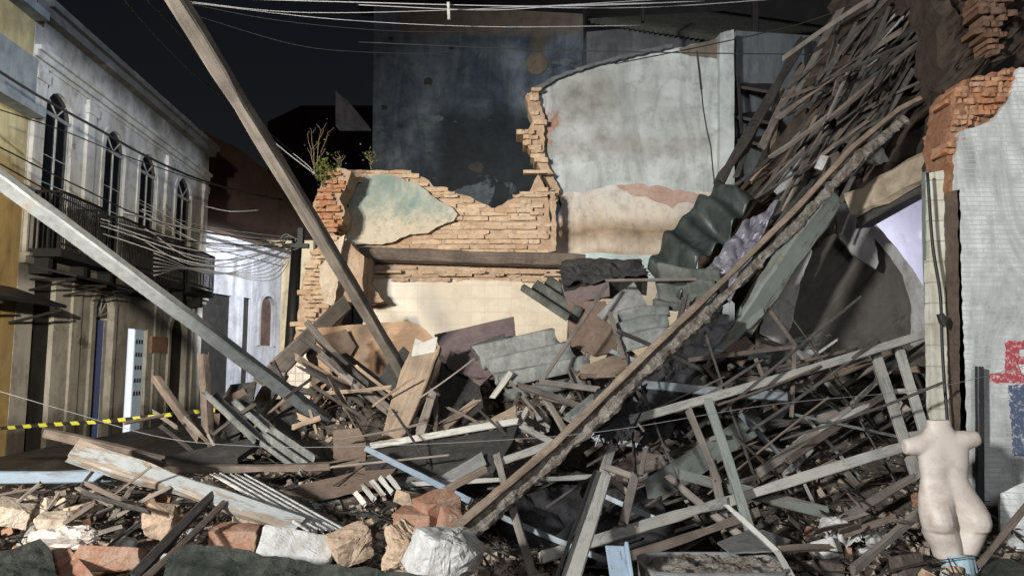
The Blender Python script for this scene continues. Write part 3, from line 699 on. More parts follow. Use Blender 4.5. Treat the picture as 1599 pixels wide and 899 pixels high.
# ------------------------------------------------------------------ broken brick wall
def poly_in(x, y, pl):
    c = False; j = len(pl) - 1
    for i in range(len(pl)):
        if (pl[i][1] > y) != (pl[j][1] > y) and x < (pl[j][0] - pl[i][0]) * (y - pl[i][1]) / (pl[j][1] - pl[i][1]) + pl[i][0]: c = not c
        j = i
    return c
def brickwork(name, outline, Y, hr, lr, mat, parent=None, prot=(.0, .06), rg=rnd, skip=.03, depth=.12, gap=.012, hurt=1):
    """courses of uneven worn bricks filling an outline given in photo positions at distance Y; one mesh"""
    pl = [(P(x, y, Y).x, P(x, y, Y).z) for x, y in outline]
    x0 = min(p[0] for p in pl); x1 = max(p[0] for p in pl); z0 = min(p[1] for p in pl); z1 = max(p[1] for p in pl)
    mb = MB(); z = z0
    while z < z1:
        h = rg.uniform(*hr); x = x0 - rg.uniform(0, lr[1])
        tilt = rg.uniform(-.006, .006)
        while x < x1:
            L = rg.uniform(*lr)
            if poly_in(x + L / 2, z + h / 2, pl) and (poly_in(x + L * .12, z + h / 2, pl) or rg.random() < .35) and (poly_in(x + L * .88, z + h / 2, pl) or rg.random() < .35) and rg.random() > skip:
                o = rg.uniform(*prot); n = 3; rings = []
                zz = z + tilt * (x - x0)
                wv = [rg.uniform(-.010, .010) * hurt for _ in range(8)]
                for i in range(n + 1):
                    xx = x + gap / 2 + (L - gap) * i / n; j = lambda: rg.uniform(-.008, .008) * hurt
                    e = (.002 + .006 * rg.random()) if i in (0, n) else 0
                    y0 = Y - o + e + j()
                    rings.append([Vector((xx + j() * .6, y0 + .005, zz + j() * .6 + e)), Vector((xx, y0 + j() * .3, zz + .006 + j() * .5)), Vector((xx, y0 + j(), zz + h - gap - .006 + j() * .5)), Vector((xx + j() * .6, y0 + .006, zz + h - gap + j() * .8 - e)), Vector((xx, Y + depth, zz + h - gap)), Vector((xx, Y + depth, zz))])
                mb.loft(rings)
            x += L
        z += h
    return mb.build(name, mat, parent)
bw = empty('broken_brick_wall', P(700, 640, 11)); tag(bw, 'broken two storey brick wall with green plaster patch and cream tiles below', 'wall')
outl = [(540, 300), (536, 272), (556, 262), (600, 263), (640, 266), (668, 268), (676, 288), (702, 291), (735, 301), (768, 318), (778, 322), (792, 306), (815, 300), (828, 288), (838, 262), (850, 245), (856, 285), (860, 310), (862, 395), (540, 395)]
up = brickwork('brickwork', outl, 10.98, (.05, .085), (.16, .46), M['brick'], bw, prot=(-.01, .05), gap=.007, hurt=1.4, skip=.015)
slab('mortar_core', [(x, y, 11.0) for x, y in [(544, 398), (544, 280), (560, 270), (640, 272), (668, 280), (680, 295), (735, 307), (770, 326), (792, 314), (826, 300), (840, 272), (850, 290), (858, 320), (860, 398)]], .3, M['mortar'], 1.5, 8, parent=bw, direction=(0, 1, 0))
ps = slab('plaster_patch', [(x, y, 10.875) for x, y in ((560, 292), (572, 275), (590, 272), (622, 276), (655, 290), (672, 304), (690, 316), (706, 324), (714, 334), (708, 345), (690, 352), (668, 364), (640, 366), (618, 376), (596, 382), (570, 380), (552, 384), (540, 372), (536, 345), (545, 320), (541, 300))], .05, M['patch_teal'], 1.6, 7, parent=bw, direction=(0, 1, 0))
beam('timber_lintel', P(556, 397, 10.85), P(912, 408, 10.85), .19, .16, M['wood_brown'], parent=bw, rag=.2, rg=rnd)
brickwork('lower_brickwork', [(565, 416), (900, 420), (902, 440), (565, 436)], 10.98, (.05, .09), (.12, .42), M['mortar'], bw, prot=(-.03, .09), skip=.12, hurt=1.6)
slab('lower_core', [(x, y, 11.03) for x, y in ((548, 398), (905, 398), (905, 442), (548, 442))], .3, M['mortar'], 0, parent=bw, direction=(0, 1, 0))
slab('wall_tiles', [(x, y, 10.98) for x, y in ((566, 437), (640, 434), (760, 438), (886, 441), (886, 700), (566, 700))], .3, M['tile_cream'], .6, 8, parent=bw, direction=(0, 1, 0))
brickwork('broken_edge', [(815, 165), (812, 148), (832, 132), (846, 140), (836, 165), (846, 185), (840, 205), (842, 228), (852, 240), (848, 268), (858, 285), (872, 300), (868, 318), (862, 300), (838, 262), (826, 248), (830, 232), (814, 222), (812, 206), (826, 196), (826, 182)], 11.2, (.05, .09), (.10, .24), M['brick'], bw, prot=(-.02, .06), skip=.0, depth=.4, hurt=1.4, gap=.006)
slab('edge_core', [(x, y, 11.24) for x, y in ((820, 150), (838, 138), (850, 180), (850, 228), (858, 262), (876, 300), (866, 322), (846, 268), (832, 240), (818, 212), (832, 190))], .35, M['mortar'], 2.2, 6, parent=bw, direction=(0, 1, 0))
slab('vertical_joint', [(x, y, 10.9) for x, y in ((858, 300), (866, 302), (869, 350), (868, 392), (857, 394), (861, 345))], .1, M['mortar'], 2, 6, parent=bw, direction=(0, 1, 0))
# nearer broken pier at its left end
pr = empty('broken_corner_pier', P(500, 640, 10.2)); tag(pr, 'jagged orange brick corner pier with plants on top at the wall\'s left end', 'pier')
o1 = [(490, 316), (500, 292), (512, 268), (530, 262), (548, 268), (541, 292), (530, 310), (538, 330), (534, 352), (522, 362), (508, 376), (492, 378), (487, 350)]
brickwork('upper_brickwork', o1, 10.3, (.045, .075), (.10, .24), M['brick_red'], pr, prot=(-.01, .07), skip=0, depth=.3, hurt=1.5, gap=.006)
slab('upper_core', [(x, y, 10.34) for x, y in o1], .5, M['mortar'], 1.5, 7, parent=pr, direction=(0, 1, 0))
o2 = [(488, 392), (482, 410), (470, 448), (462, 520), (452, 580), (447, 660), (545, 660), (540, 560), (520, 500), (540, 470), (566, 470), (568, 400), (540, 372), (520, 366)]
brickwork('lower_brickwork', [(488, 392), (480, 420), (470, 448), (462, 520), (456, 560), (500, 560), (514, 470), (520, 400), (530, 366), (510, 368)], 10.2, (.045, .075), (.09, .25), M['brick'], pr, prot=(-.01, .05), skip=.0, depth=.3, hurt=1.3, gap=.006)
slab('lower_core', [(x, y, 10.27) for x, y in o2], .5, M['mortar'], 2, 8, parent=pr, direction=(0, 1, 0))
slab('white_render', [(x, y, 10.08) for x, y in ((500, 414), (512, 400), (520, 380), (538, 366), (532, 400), (528, 440), (520, 478), (506, 474), (499, 440))], .08, M['plaster_cream'], 1.4, 7, parent=pr, direction=(0, 1, 0))
slab('tiled_base', [(x, y, 9.95) for x, y in ((450, 552), (484, 548), (484, 700), (442, 700))], .25, M['tile_white'], 1, 8, parent=pr, direction=(0, 1, 0))
slab('exposed_brick_base', [(x, y, 9.9) for x, y in ((485, 548), (500, 540), (522, 640), (528, 700), (486, 700))], .3, M['brick_red'], 2.5, 6, parent=pr, direction=(0, 1, 0))
slab('shadowed_return', [(x, y, 10.6) for x, y in ((540, 392), (580, 404), (575, 440), (600, 470), (570, 475), (545, 470))], .3, M['mortar'], 2, 7, parent=pr, direction=(0, 1, 0))

rgk = random.Random(3)
for (x, y, s_) in ((600, 168, 6), (668, 128, 8), (745, 262, 13), (672, 240, 5), (610, 60, 5), (880, 270, 6), (705, 75, 4)):
    slab('chipped_hole', [(x + s_ * rgk.uniform(.6, 1.2) * math.cos(k * .8), y + s_ * rgk.uniform(.5, 1) * math.sin(k * .8), 15.985) for k in range(8)], .01, M['panel_black'], .8, 4, parent=tw, direction=(0, 1, 0))
# ------------------------------------------------------------------ right: shop front pillar, jamb, lintel, room behind
fp = empty('tiled_shop_pillar', P(1560, 899, 5.5)); tag(fp, 'tall shop front pillar of grimy white narrow tiles with red and blue paint', 'pillar')
pe = [(1500, 990, 5.5), (1500, 660, 5.5), (1497, 400, 5.5), (1494, 250, 5.5), (1500, 205, 5.5), (1530, 196, 5.5), (1556, 184, 5.5), (1572, 160, 5.5), (1582, 138, 5.5), (1592, 106, 5.5), (1620, 104, 5.5), (1800, 90, 5.5), (1800, 990, 5.5)]
slab('wall', pe, .36, M['pillar_tile'], 1.2, 9, parent=fp, direction=(0, 1, 0))
top_ = [(1478, 215), (1482, 150), (1500, 128), (1530, 120), (1560, 112), (1592, 106), (1588, 134), (1574, 158), (1562, 178), (1536, 194), (1508, 204), (1496, 224), (1490, 300), (1480, 300)]
brickwork('broken_brick_top', top_, 5.53, (.035, .05), (.05, .13), M['brick_red'], fp, prot=(-.01, .035), skip=.0, depth=.2, hurt=1.3, gap=.004)
roughen(slab('top_core', [(x, y, 5.56) for x, y in top_], .3, stain('brick_core', (.26, .11, .055), (.09, .045, .025), (.36, .20, .12), 8, .3, 1), 2, 6, parent=fp, direction=(0, 1, 0)), 5, (.02, .05, .03), .04)
slab('jamb_brick_strip', [(x, y, 5.5) for x, y in ((1486, 298), (1499, 296), (1501, 420), (1506, 560), (1510, 700), (1512, 990), (1500, 990), (1496, 700), (1492, 560), (1488, 420))], .1, stain('jamb_dark_strip', (.09, .065, .05), (.03, .025, .02), (.16, .11, .08), 4, .4, .8), 1.2, 7, parent=fp, direction=(0, 1, 0))  # dark brown strip down the pillar's edge
slab('door_jamb', [(1450, 270, 5.62), (1492, 262, 5.6), (1496, 420, 5.6), (1504, 700, 5.6), (1504, 990, 5.6), (1462, 990, 5.62), (1456, 700, 5.62), (1452, 500, 5.62)], .07, M['jamb'], .8, 9, parent=fp, direction=(0, 1, 0))
slab('jamb_edge', [(1444, 268, 5.66), (1453, 270, 5.66), (1460, 500, 5.66), (1470, 700, 5.66), (1462, 700, 5.66), (1450, 500, 5.66), (1446, 400, 5.66)], .05, M['paint_sage'], .4, 12, parent=fp, direction=(0, 1, 0))
red = [(1570, 532), (1620, 532), (1620, 598), (1558, 598), (1546, 594), (1546, 584), (1560, 583), (1570, 580)]
slab('red_lettering', [(x, y, 5.497) for x, y in red], .004, M['red'], 1.4, 3, parent=fp, direction=(0, 1, 0), holes=[[(1592, 545, 5.497), (1612, 545, 5.497), (1612, 556, 5.497), (1592, 556, 5.497)], [(1590, 568, 5.497), (1608, 570, 5.497), (1608, 584, 5.497), (1596, 584, 5.497)]])
slab('blue_lettering', [(x, y, 5.497) for x, y in ((1574, 601), (1650, 600), (1650, 712), (1582, 712), (1580, 670))], .004, M['navy'], 1.4, 3, parent=fp, direction=(0, 1, 0))
tag(beam('conduit', P(1532, 990, 5.42), P(1529, 572, 5.42), .045, .045, M['steel_dark'], rag=0, wob=.01), 'dark perforated metal post standing against the white tiled pillar', 'post')
M['collapse_brick'] = brickmat('collapse_brick', (.12, .062, .04), (.18, .10, .06), (.13, .10, .08), 2)
dw = slab('collapsed_upper_wall', [(1440, -40, 6.4), (1480, 150, 6.2), (1478, 262, 6.0), (1500, 265, 6.0), (1498, 130, 6.0), (1545, 100, 6.1), (1600, 100, 6.1), (1800, 90, 6.1), (1800, -60, 6.3)], .4, M['collapse'], 5, 12, direction=(0, 1, 0)); roughen(dw, 6, (.25, .14, .06), .1); tag(dw, 'dark brown ruined upper wall above the tiled pillar', 'wall')
dq = brickwork('hanging_brickwork', [(1520, -20), (1590, -20), (1575, 30), (1572, 80), (1548, 104), (1532, 60)], 6.0, (.045, .06), (.06, .14), M['collapse_brick'], None, prot=(-.01, .04), skip=.0, depth=.2, hurt=1.4, gap=.004); tag(dq, 'hanging remnant of dusty brickwork at the top right corner', 'brickwork')
ln = beam('concrete_lintel', P(1338, 322, 6.95), P(1488, 240, 6.3), .27, .30, M['slab_beige'], rag=.6, wob=.05, notch=.3); tag(ln, 'broken yellowish concrete lintel over the lit shop doorway', 'lintel')
tag(beam('wooden_beam', P(1345, 350, 7.0), P(1490, 270, 6.36), .09, .26, M['wood_dark'], rag=.4), 'black wooden beam directly under the yellowish concrete lintel', 'beam')
tag(chunk('broken_brick', P(1458, 212, 6.25), (.09, .06, .05), M['brick_loose']), 'bright orange broken brick on the end of the concrete lintel', 'brick')
tag(chunk('mortar_lump', P(1371, 243, 6.7), (.09, .08, .10), M['plaster_chunk'], rough=.1), 'rounded grey mortar lump above the concrete lintel', 'rubble')
rm = empty('back_room', P(1420, 600, 8.6)); tag(rm, 'lit pale lavender room seen through the broken doorway', 'room')
slab('wall', [(1255, 700, 8.8), (1255, 250, 8.8), (1620, 250, 8.8), (1620, 700, 8.8)], .1, M['room_wall'], 0, parent=rm, direction=(0, 1, 0))
slab('side_wall', [(1500, 700, 8.78), (1500, 250, 8.78), (1560, 250, 5.95), (1560, 900, 5.95)], .1, M['room_wall'], 0, parent=rm, direction=(1, 0, 0))

M['panel_lit'] = stain('panel_lit', (.34, .33, .30), (.12, .11, .10), (.44, .43, .40), 3, .5, .25)  # paler beige: lit tone put into the colour of the curved panel's bright pieces
# big curved fallen slab that hides the room
cs = [(1310, 302, 7.6), (1322, 312, 7.6), (1345, 330, 7.6), (1372, 356, 7.6), (1400, 388, 7.6), (1425, 420, 7.6), (1442, 448, 7.6), (1452, 478, 7.6), (1454, 516, 7.6), (1440, 640, 7.5), (1180, 640, 7.6), (1178, 560, 7.7), (1185, 500, 7.8), (1210, 450, 7.8), (1240, 400, 7.8), (1275, 345, 7.7)]
tag(slab('curved_panel', cs, .05, M['slab_curved_shade'], .5, 14), 'huge fallen panel coloured dark as in shadow, with a curved top edge before the lit room', 'panel')
tag(slab('ceiling_panel', [(1186, 520, 7.5), (1200, 470, 7.5), (1225, 420, 7.5), (1262, 378, 7.45), (1268, 392, 7.45), (1250, 440, 7.45), (1238, 500, 7.45), (1225, 540, 7.45)], .03, M['panel_lit'], 1.5, 9), 'torn beige ceiling panel leaning at the left of the curved panel', 'panel')
tag(slab('lit_edge_strip', [(1346, 329, 7.56), (1372, 355, 7.56), (1400, 387, 7.56), (1425, 419, 7.56), (1442, 447, 7.56), (1452, 478, 7.56), (1454, 516, 7.56), (1440, 540, 7.56), (1422, 540, 7.56), (1424, 480, 7.56), (1410, 430, 7.56), (1390, 400, 7.56), (1366, 372, 7.56)], .01, M['panel_lit'], .8, 10), 'pale strip standing for light along the curved edge of the shadow-coloured panel', 'strip')  # added band: light on the curved edge put in as a paler strip
tag(slab('ceiling_panel', [(1300, 310, 7.4), (1322, 318, 7.4), (1362, 352, 7.4), (1372, 410, 7.4), (1368, 420, 7.4), (1340, 404, 7.4), (1310, 372, 7.4)], .03, M['panel_lit'], 1, 9), 'pale grey triangular ceiling piece, coloured as lit, at the tip of the curved panel', 'panel')

# ------------------------------------------------------------------ sliding roof heap, upper right
heap = [(1310, -30, 8.4), (1288, 50, 8.4), (1258, 130, 8.3), (1222, 210, 8.2), (1165, 290, 8.1), (1110, 370, 7.9), (1080, 440, 7.7), (1180, 430, 7.5), (1260, 360, 7.4), (1330, 290, 7.3), (1400, 235, 7.1), (1478, 170, 6.9), (1500, 100, 6.9), (1560, -30, 7.0)]
hp = slab('roof_heap', heap, .5, M['collapse'], 7, 14); tag(hp, 'dark mass of earth and battens sliding down from the roof', 'debris', kind='stuff')
bm = bmesh.new(); bm.from_mesh(hp.data); bmesh.ops.triangulate(bm, faces=bm.faces)
for _ in range(5): 
    bmesh.ops.subdivide_edges(bm, edges=[e for e in bm.edges if e.calc_length() > .16], cuts=1); bmesh.ops.triangulate(bm, faces=bm.faces)
for v in bm.verts:
    v.co += Vector((0, -1, .4)) * (noise.noise(v.co * 1.4) * .26 + noise.noise(v.co * 4.5) * .14 + noise.noise(v.co * 13) * .05)
bm.to_mesh(hp.data); bm.free()

W_ = lambda px, Y: px * Y / F
def B(name, label, cat, x0, y0, Y0, x1, y1, Y1, w, t, mat, group=None, **kw):
    """timber whose middle line runs between two points; w in photo pixels at mid distance, t thickness ratio"""
    ww = W_(w, (Y0 + Y1) / 2)
    kw.setdefault('bend', rnd.uniform(-.008, .008)); kw.setdefault('notch', .12)
    o = beam(name, P(x0, y0, Y0), P(x1, y1, Y1), ww, max(.008, ww * t), M[mat], **kw)
    return tag(o, label, cat, group)

# main timbers -------------------------------------------------
mb_ = empty('plaster_crusted_beam', P(715, 825, 4.3)); tag(mb_, 'long timber beam caked in broken plaster slanting across the whole ruin', 'beam')
bp = [(715, 822, 4.3), (860, 700, 4.75), (1010, 552, 5.2), (1120, 448, 5.6), (1240, 330, 6.05), (1330, 232, 6.35), (1400, 175, 6.55), (1486, 130, 6.75)]
for (a, b) in zip(bp, bp[1:]):
    pass
def pathbeam(name, pts, w, t, mat, parent, off=(0, 0, 0), jitter=.0, n_sub=6, lump=0, up=Vector((0, -1, .3)), wend=None):
    P3 = [P(*p) + Vector(off) for p in pts]; fine = []
    for i in range(len(P3) - 1):
        for k in range(n_sub): fine.append(P3[i].lerp(P3[i + 1], k / n_sub))
    fine.append(P3[-1]); rings = []; sd = rnd.random() * 40; N = 14
    for i, p in enumerate(fine):
        d = (fine[min(i + 1, len(fine) - 1)] - fine[max(i - 1, 0)]).normalized(); z = (up - d * up.dot(d)).normalized(); y = z.cross(d)
        f = i / (len(fine) - 1); ww = (w + ((wend or w) - w) * f) / 2; ring = []
        for k in range(N):
            an = 2 * math.pi * k / N; cy, cz = math.cos(an), math.sin(an)
            m = max(abs(cy), abs(cz)); m = m ** .8
            q = y * (cy / m * ww) + z * (cz / m * t / 2)
            qq = p + q
            if lump: qq += q.normalized() * (noise.noise(qq * 9 + Vector((sd, 0, 0))) * lump + noise.noise(qq * 26) * lump * .7 + noise.noise(qq * 55) * lump * .6 + (noise.noise(qq * 3.3) * lump))
            ring.append(qq)
        rings.append(ring)
    m = MB(); m.loft(rings); return m.build(name, mat, parent)
pathbeam('timber', bp, .055, .10, M['wood_tan'], mb_, wend=.05, lump=.008, n_sub=10)
pathbeam('plaster_crust', [(x + 12, y + 13, Y + .03) for x, y, Y in bp[:-1]], .095, .08, M['crust'], mb_, lump=.021, n_sub=26, wend=.085)
B('steel_pole', 'long pale square pole leaning from the top left down to the heap centre', 'pole', 268, -12, 4.2, 637, 598, 7.8, 21, .9, 'wood_grey', rag=.3, wob=.03, bend=.004, roll=.5)
B('steel_pole', 'long blue grey pole slanting down from the left edge of the picture', 'pole', -30, 258, 5.2, 545, 684, 7.6, 22, .8, 'steel', rag=.1, wob=.015, bend=.002, roll=.6)
bb = B('painted_beam', 'thick old timber with flaking pale blue paint, foreground left', 'beam', 118, 702, 4.9, 468, 822, 4.4, 40, .55, 'paint_pale', rag=.4, roll=-.55, taper=.35)
B('timber', 'weathered brown timber lying behind the flaking blue painted beam', 'timber', 74, 676, 5.6, 256, 722, 5.2, 15, .7, 'wood_brown', roll=.5)
B('painted_beam', 'light blue painted beam lying flat at the left edge', 'beam', -30, 744, 5.0, 168, 742, 5.2, 17, .8, 'paint_blue', roll=.3)
B('plank', 'purplish grey board lying level behind the flaking blue beam', 'plank', 256, 732, 5.6, 516, 727, 5.8, 11, 1.2, 'wood_brown', roll=.4)
B('timber', 'thick tan timber propped against the corner pier, left of the plywood', 'timber', 410, 598, 8.2, 538, 476, 9.4, 27, .7, 'wood_grey', roll=.5)
B('timber', 'thin brown timber under the thick propped timber', 'timber', 420, 590, 8.25, 525, 492, 9.3, 9, 1, 'wood_brown')
B('timber', 'rough peeling upright timber below the propped timber', 'timber', 432, 588, 8.0, 375, 698, 7.4, 27, .6, 'wood_grey', rag=.9, wob=.12)
B('post', 'short upright timber stump with a pale sawn top beside the tape', 'timber', 317, 552, 7.3, 326, 690, 7.0, 15, .9, 'wood_brown', roll=.6)
B('post', 'tilted square stake crossing the yellow warning tape', 'timber', 243, 590, 7.2, 312, 685, 6.9, 12, .9, 'wood_brown', roll=.6)
B('plank', 'broad plank whose upper end is white painted, standing in the heap centre', 'plank', 668, 540, 7.2, 614, 684, 6.6, 46, .3, 'wood_tan', rag=.9, wob=.08, roll=.15)
B('painted_board', 'whitewashed board end on top of the broad plank', 'board', 664, 538, 7.14, 655, 590, 7.02, 36, .12, 'paint_white', rag=.8, wob=.1)
B('plank', 'narrow torn plank beside the broad plank', 'plank', 676, 612, 6.8, 654, 680, 6.5, 14, .5, 'wood_grey', rag=1.2)
B('batten', 'thin upright brown batten behind the long white edged panel', 'batten', 680, 618, 6.9, 680, 675, 6.6, 7, .7, 'wood_brown')
B('timber', 'pale round branch-like timber right of the broad plank', 'timber', 684, 676, 6.7, 745, 626, 7.0, 12, .8, 'wood_tan', rag=.6)
B('batten', 'light batten at the wedge tip of the white edged panel', 'batten', 806, 660, 6.2, 862, 690, 5.7, 9, .6, 'steel_pale')
B('steel_strip', 'narrow pale blue metal strip crossing below the white edged panel', 'metal strip', 572, 700, 5.9, 735, 782, 5.0, 9, .6, 'paint_blue', rag=.2)
B('batten', 'short pale batten end pointing up beside the crusted beam', 'batten', 697, 764, 5.1, 757, 732, 5.2, 11, .8, 'wood_tan', roll=.4)
B('batten', 'grey batten under the short pale batten', 'batten', 640, 756, 5.6, 790, 748, 5.5, 7, .7, 'steel_pale')
B('frame_bar', 'upper bar of a broken frame behind the crusted beam', 'frame', 778, 722, 5.2, 870, 690, 5.4, 12, .6, 'steel_pale')
B('frame_bar', 'short upright bar of the broken frame behind the crusted beam', 'frame', 776, 712, 5.2, 788, 760, 5.1, 11, .6, 'wood_grey')
B('frame_bar', 'level pale bar emerging right of the crusted beam', 'frame', 840, 748, 5.6, 960, 741, 5.7, 8, .7, 'steel_pale')
B('batten', 'leaning pale batten dropping from the crusted beam to the bottom edge', 'batten', 795, 775, 4.7, 832, 899, 4.2, 12, .7, 'wood_grey', roll=.3)
gd = empty('white_girder', P(900, 899, 4.2)); tag(gd, 'upright leaning white metal girder with a black edge, bottom centre', 'girder')
beam('web', P(942, 742, 4.75), P(884, 925, 4.05), .105, .05, M['steel_pale'], parent=gd, rag=.1, wob=.01, roll=.15)
beam('flange', P(928, 738, 4.72), P(862, 920, 4.02), .018, .07, M['steel_dark'], parent=gd, rag=.1, wob=.01)
B('steel_bar', 'pale bar continuing upward from the white girder to the black rags', 'bar', 942, 738, 5.0, 968, 664, 5.4, 14, .6, 'steel_pale', rag=.6)
fr = empty('broken_window_frame', P(970, 800, 4.9)); tag(fr, 'broken dusty triangular wooden frame right of the white girder', 'window frame')
for n_, a in enumerate([((944, 728, 4.9), (996, 746, 4.85), 10), ((992, 742, 4.85), (974, 815, 4.7), 13), ((948, 742, 4.88), (982, 772, 4.8), 9), ((1000, 742, 4.9), (1008, 700, 5.0), 7)]):
    beam('bar', P(*a[0]), P(*a[1]), W_(a[2], 4.9), .03, M['wood_grey'], parent=fr)
ra = 'rail'
B('long_rail', 'long pale rail rising right across the tangle to the door jamb', ra, 955, 664, 5.3, 1462, 516, 5.9, 13, .7, 'steel_pale', wob=.01)
B('long_rail', 'lower long pale rail rising from the dark pit to the mannequin', ra, 850, 868, 4.6, 1128, 784, 5.0, 17, .6, 'steel_pale', wob=.015)
B('long_rail', 'continuation of the lower long pale rail ending behind the mannequin', ra, 1110, 792, 5.02, 1420, 694, 5.3, 16, .6, 'steel_pale', wob=.015)
B('upright_rail', 'pale upright crossing both long rails left of centre right', ra, 1106, 628, 5.25, 1172, 830, 4.8, 14, .6, 'paint_sage', wob=.02)
B('upright_rail', 'bent pale upright left of the crossing upright', ra, 1075, 640, 5.4, 1120, 750, 5.2, 11, .6, 'wood_grey', wob=.05)
B('upright_rail', 'lower grey upright beside the crossing upright near the bottom', ra, 1112, 720, 5.3, 1135, 840, 5.0, 13, .6, 'wood_grey', wob=.05)
ld = empty('ladder', P(1440, 720, 5.4)); tag(ld, 'leaning pale wooden ladder piece standing beside the mannequin', 'ladder')
for nm, a, b, w in (('side_rail', (1366, 548, 5.9), (1432, 748, 5.3), 16), ('side_rail', (1404, 544, 5.9), (1448, 692, 5.5), 15), ('rung', (1384, 612, 5.8), (1424, 610, 5.75), 8), ('rung', (1405, 680, 5.5), (1440, 676, 5.5), 8)):
    beam(nm, P(*a), P(*b), W_(w, 5.6), .035, M['steel_pale'], parent=ld, wob=.02)
B('thin_pole', 'thin pole standing in the lit doorway beside the jamb', 'pole', 1461, 486, 6.0, 1465, 652, 5.9, 5, 1, 'wood_grey')
B('timber', 'black crossed timber in the lit gap above the mannequin', 'timber', 1432, 584, 6.2, 1478, 668, 6.1, 10, .8, 'wood_dark')
B('timber', 'black level timber in the lit gap above the mannequin', 'timber', 1405, 665, 6.25, 1480, 622, 6.15, 11, .8, 'wood_dark')
# thin rod frames
tr = empty('rod_frame', P(845, 596, 6.4)); tag(tr, 'bent light rod frame of a table standing left of the crusted beam', 'frame')
for a, b, w in (((845, 596, 6.3), (948, 444, 6.7), 6), ((843, 596, 6.3), (936, 608, 6.0), 9), ((946, 438, 6.7), (1090, 436, 6.5), 5), ((952, 488, 6.5), (974, 560, 6.2), 7)):
    beam('rod', P(*a), P(*b), W_(w, 6.4), .022, M['wood_grey'], parent=tr, rag=.1, wob=.02)
tr = empty('rod_frame', P(1240, 600, 6)); tag(tr, 'thin rusty open rod frame before the curved panel', 'frame')
for a, b, w in (((1075, 562, 5.9), (1243, 541, 5.9), 7), ((1243, 541, 5.9), (1200, 482, 6.2), 6), ((1241, 541, 5.9), (1236, 650, 5.6), 6), ((1180, 560, 6.0), (1212, 640, 5.8), 6), ((1098, 570, 5.9), (1156, 640, 5.9), 6)):
    beam('rod', P(*a), P(*b), W_(w, 5.9), .02, M['wood_brown'], parent=tr, rag=.1, wob=.02)
B('steel_duct', 'dull blue flat duct lying level behind the long rail', 'duct', 990, 600, 5.8, 1228, 620, 5.6, 15, .7, 'steel', rag=.2)
B('green_board', 'wide grey green board slanting up beneath the long rail', 'board', 1020, 765, 5.7, 1180, 660, 6.1, 40, .12, 'paint_sage', rag=.8, roll=.3)
B('green_board', 'second grey green board slanting up to the ladder', 'board', 1150, 680, 6.1, 1260, 590, 6.5, 44, .12, 'paint_sage', rag=.8, roll=.3)
B('green_board', 'narrow grey green board low in the right tangle', 'board', 1060, 740, 5.3, 1290, 800, 5.2, 20, .2, 'paint_sage', roll=-.3)
B('painted_pole', 'peeling pale green trunk-thick pole slanting right of the crusted beam', 'pole', 1165, 500, 6.6, 1300, 305, 7.0, 36, .7, 'paint_sage', rag=1.5, wob=.1, roll=.5)
B('painted_pole', 'lower piece of peeling green pole behind the crusted beam', 'pole', 1060, 590, 6.2, 1175, 495, 6.6, 26, .7, 'paint_sage', rag=1.5, wob=.1)
B('steel_strip', 'narrow bright white bent strip at the bottom right', 'metal strip', 1134, 788, 4.5, 1215, 862, 4.2, 8, .5, 'paint_white')
B('steel_strip', 'lower end of the bright white bent strip', 'metal strip', 1213, 860, 4.2, 1240, 905, 4.0, 9, .5, 'paint_white')
bf = empty('blue_metal_profile', P(965, 899, 3.9)); tag(bf, 'short light blue folded metal profile at the bottom edge', 'metal profile')
beam('channel', P(960, 852, 4.1), P(970, 915, 3.9), .10, .02, M['paint_blue'], parent=bf, rag=.1)
beam('lip', P(978, 850, 4.08), P(988, 915, 3.88), .02, .05, M['paint_blue'], parent=bf, rag=.1)
B('long_rail', 'grey bar crossing the dark pit right of the foreground stone', ra, 745, 790, 5.0, 960, 880, 4.4, 9, .6, 'steel', wob=.02)
B('timber', 'grey timber running to the pale box at the bottom right', 'timber', 1045, 745, 5.4, 1190, 862, 4.7, 11, .7, 'wood_grey')
B('timber', 'brown timber laid low from the pit toward the right rubble', 'timber', 950, 878, 4.6, 1180, 800, 4.9, 14, .5, 'wood_brown')
B('timber', 'long grey brown timber slanting up to the lower ladder leg', 'timber', 1180, 740, 5.6, 1330, 640, 5.9, 14, .7, 'wood_grey')
B('timber', 'timber slanting down from the rubble to the bottom right corner', 'timber', 1330, 892, 4.4, 1445, 790, 4.8, 13, .7, 'wood_grey', roll=.4)
B('timber', 'brown timber beside the tan ended timber in the right heap', 'timber', 1230, 720, 5.6, 1405, 600, 6.0, 10, .7, 'wood_brown')
B('timber', 'orange brown broken timber behind the long rail near the ladder', 'timber', 1285, 590, 6.1, 1375, 552, 6.3, 18, .6, 'wood_tan', rag=1)
B('timber', 'second tan timber near the ladder top', 'timber', 1340, 574, 6.3, 1455, 578, 6.3, 10, .7, 'wood_tan')
B('plank', 'rough plank below the tan timbers beside the ladder', 'plank', 1275, 655, 6.0, 1400, 625, 6.1, 14, .5, 'wood_grey', rag=1)
B('timber', 'timber ending against the foot of the ladder', 'timber', 1300, 820, 5.1, 1425, 745, 5.3, 13, .7, 'wood_grey')
B('charred_rail', 'rusty chain-like bar leaning at the bottom right corner', 'bar', 1530, 880, 4.3, 1620, 770, 4.4, 9, .8, 'wood_brown', wob=.15)
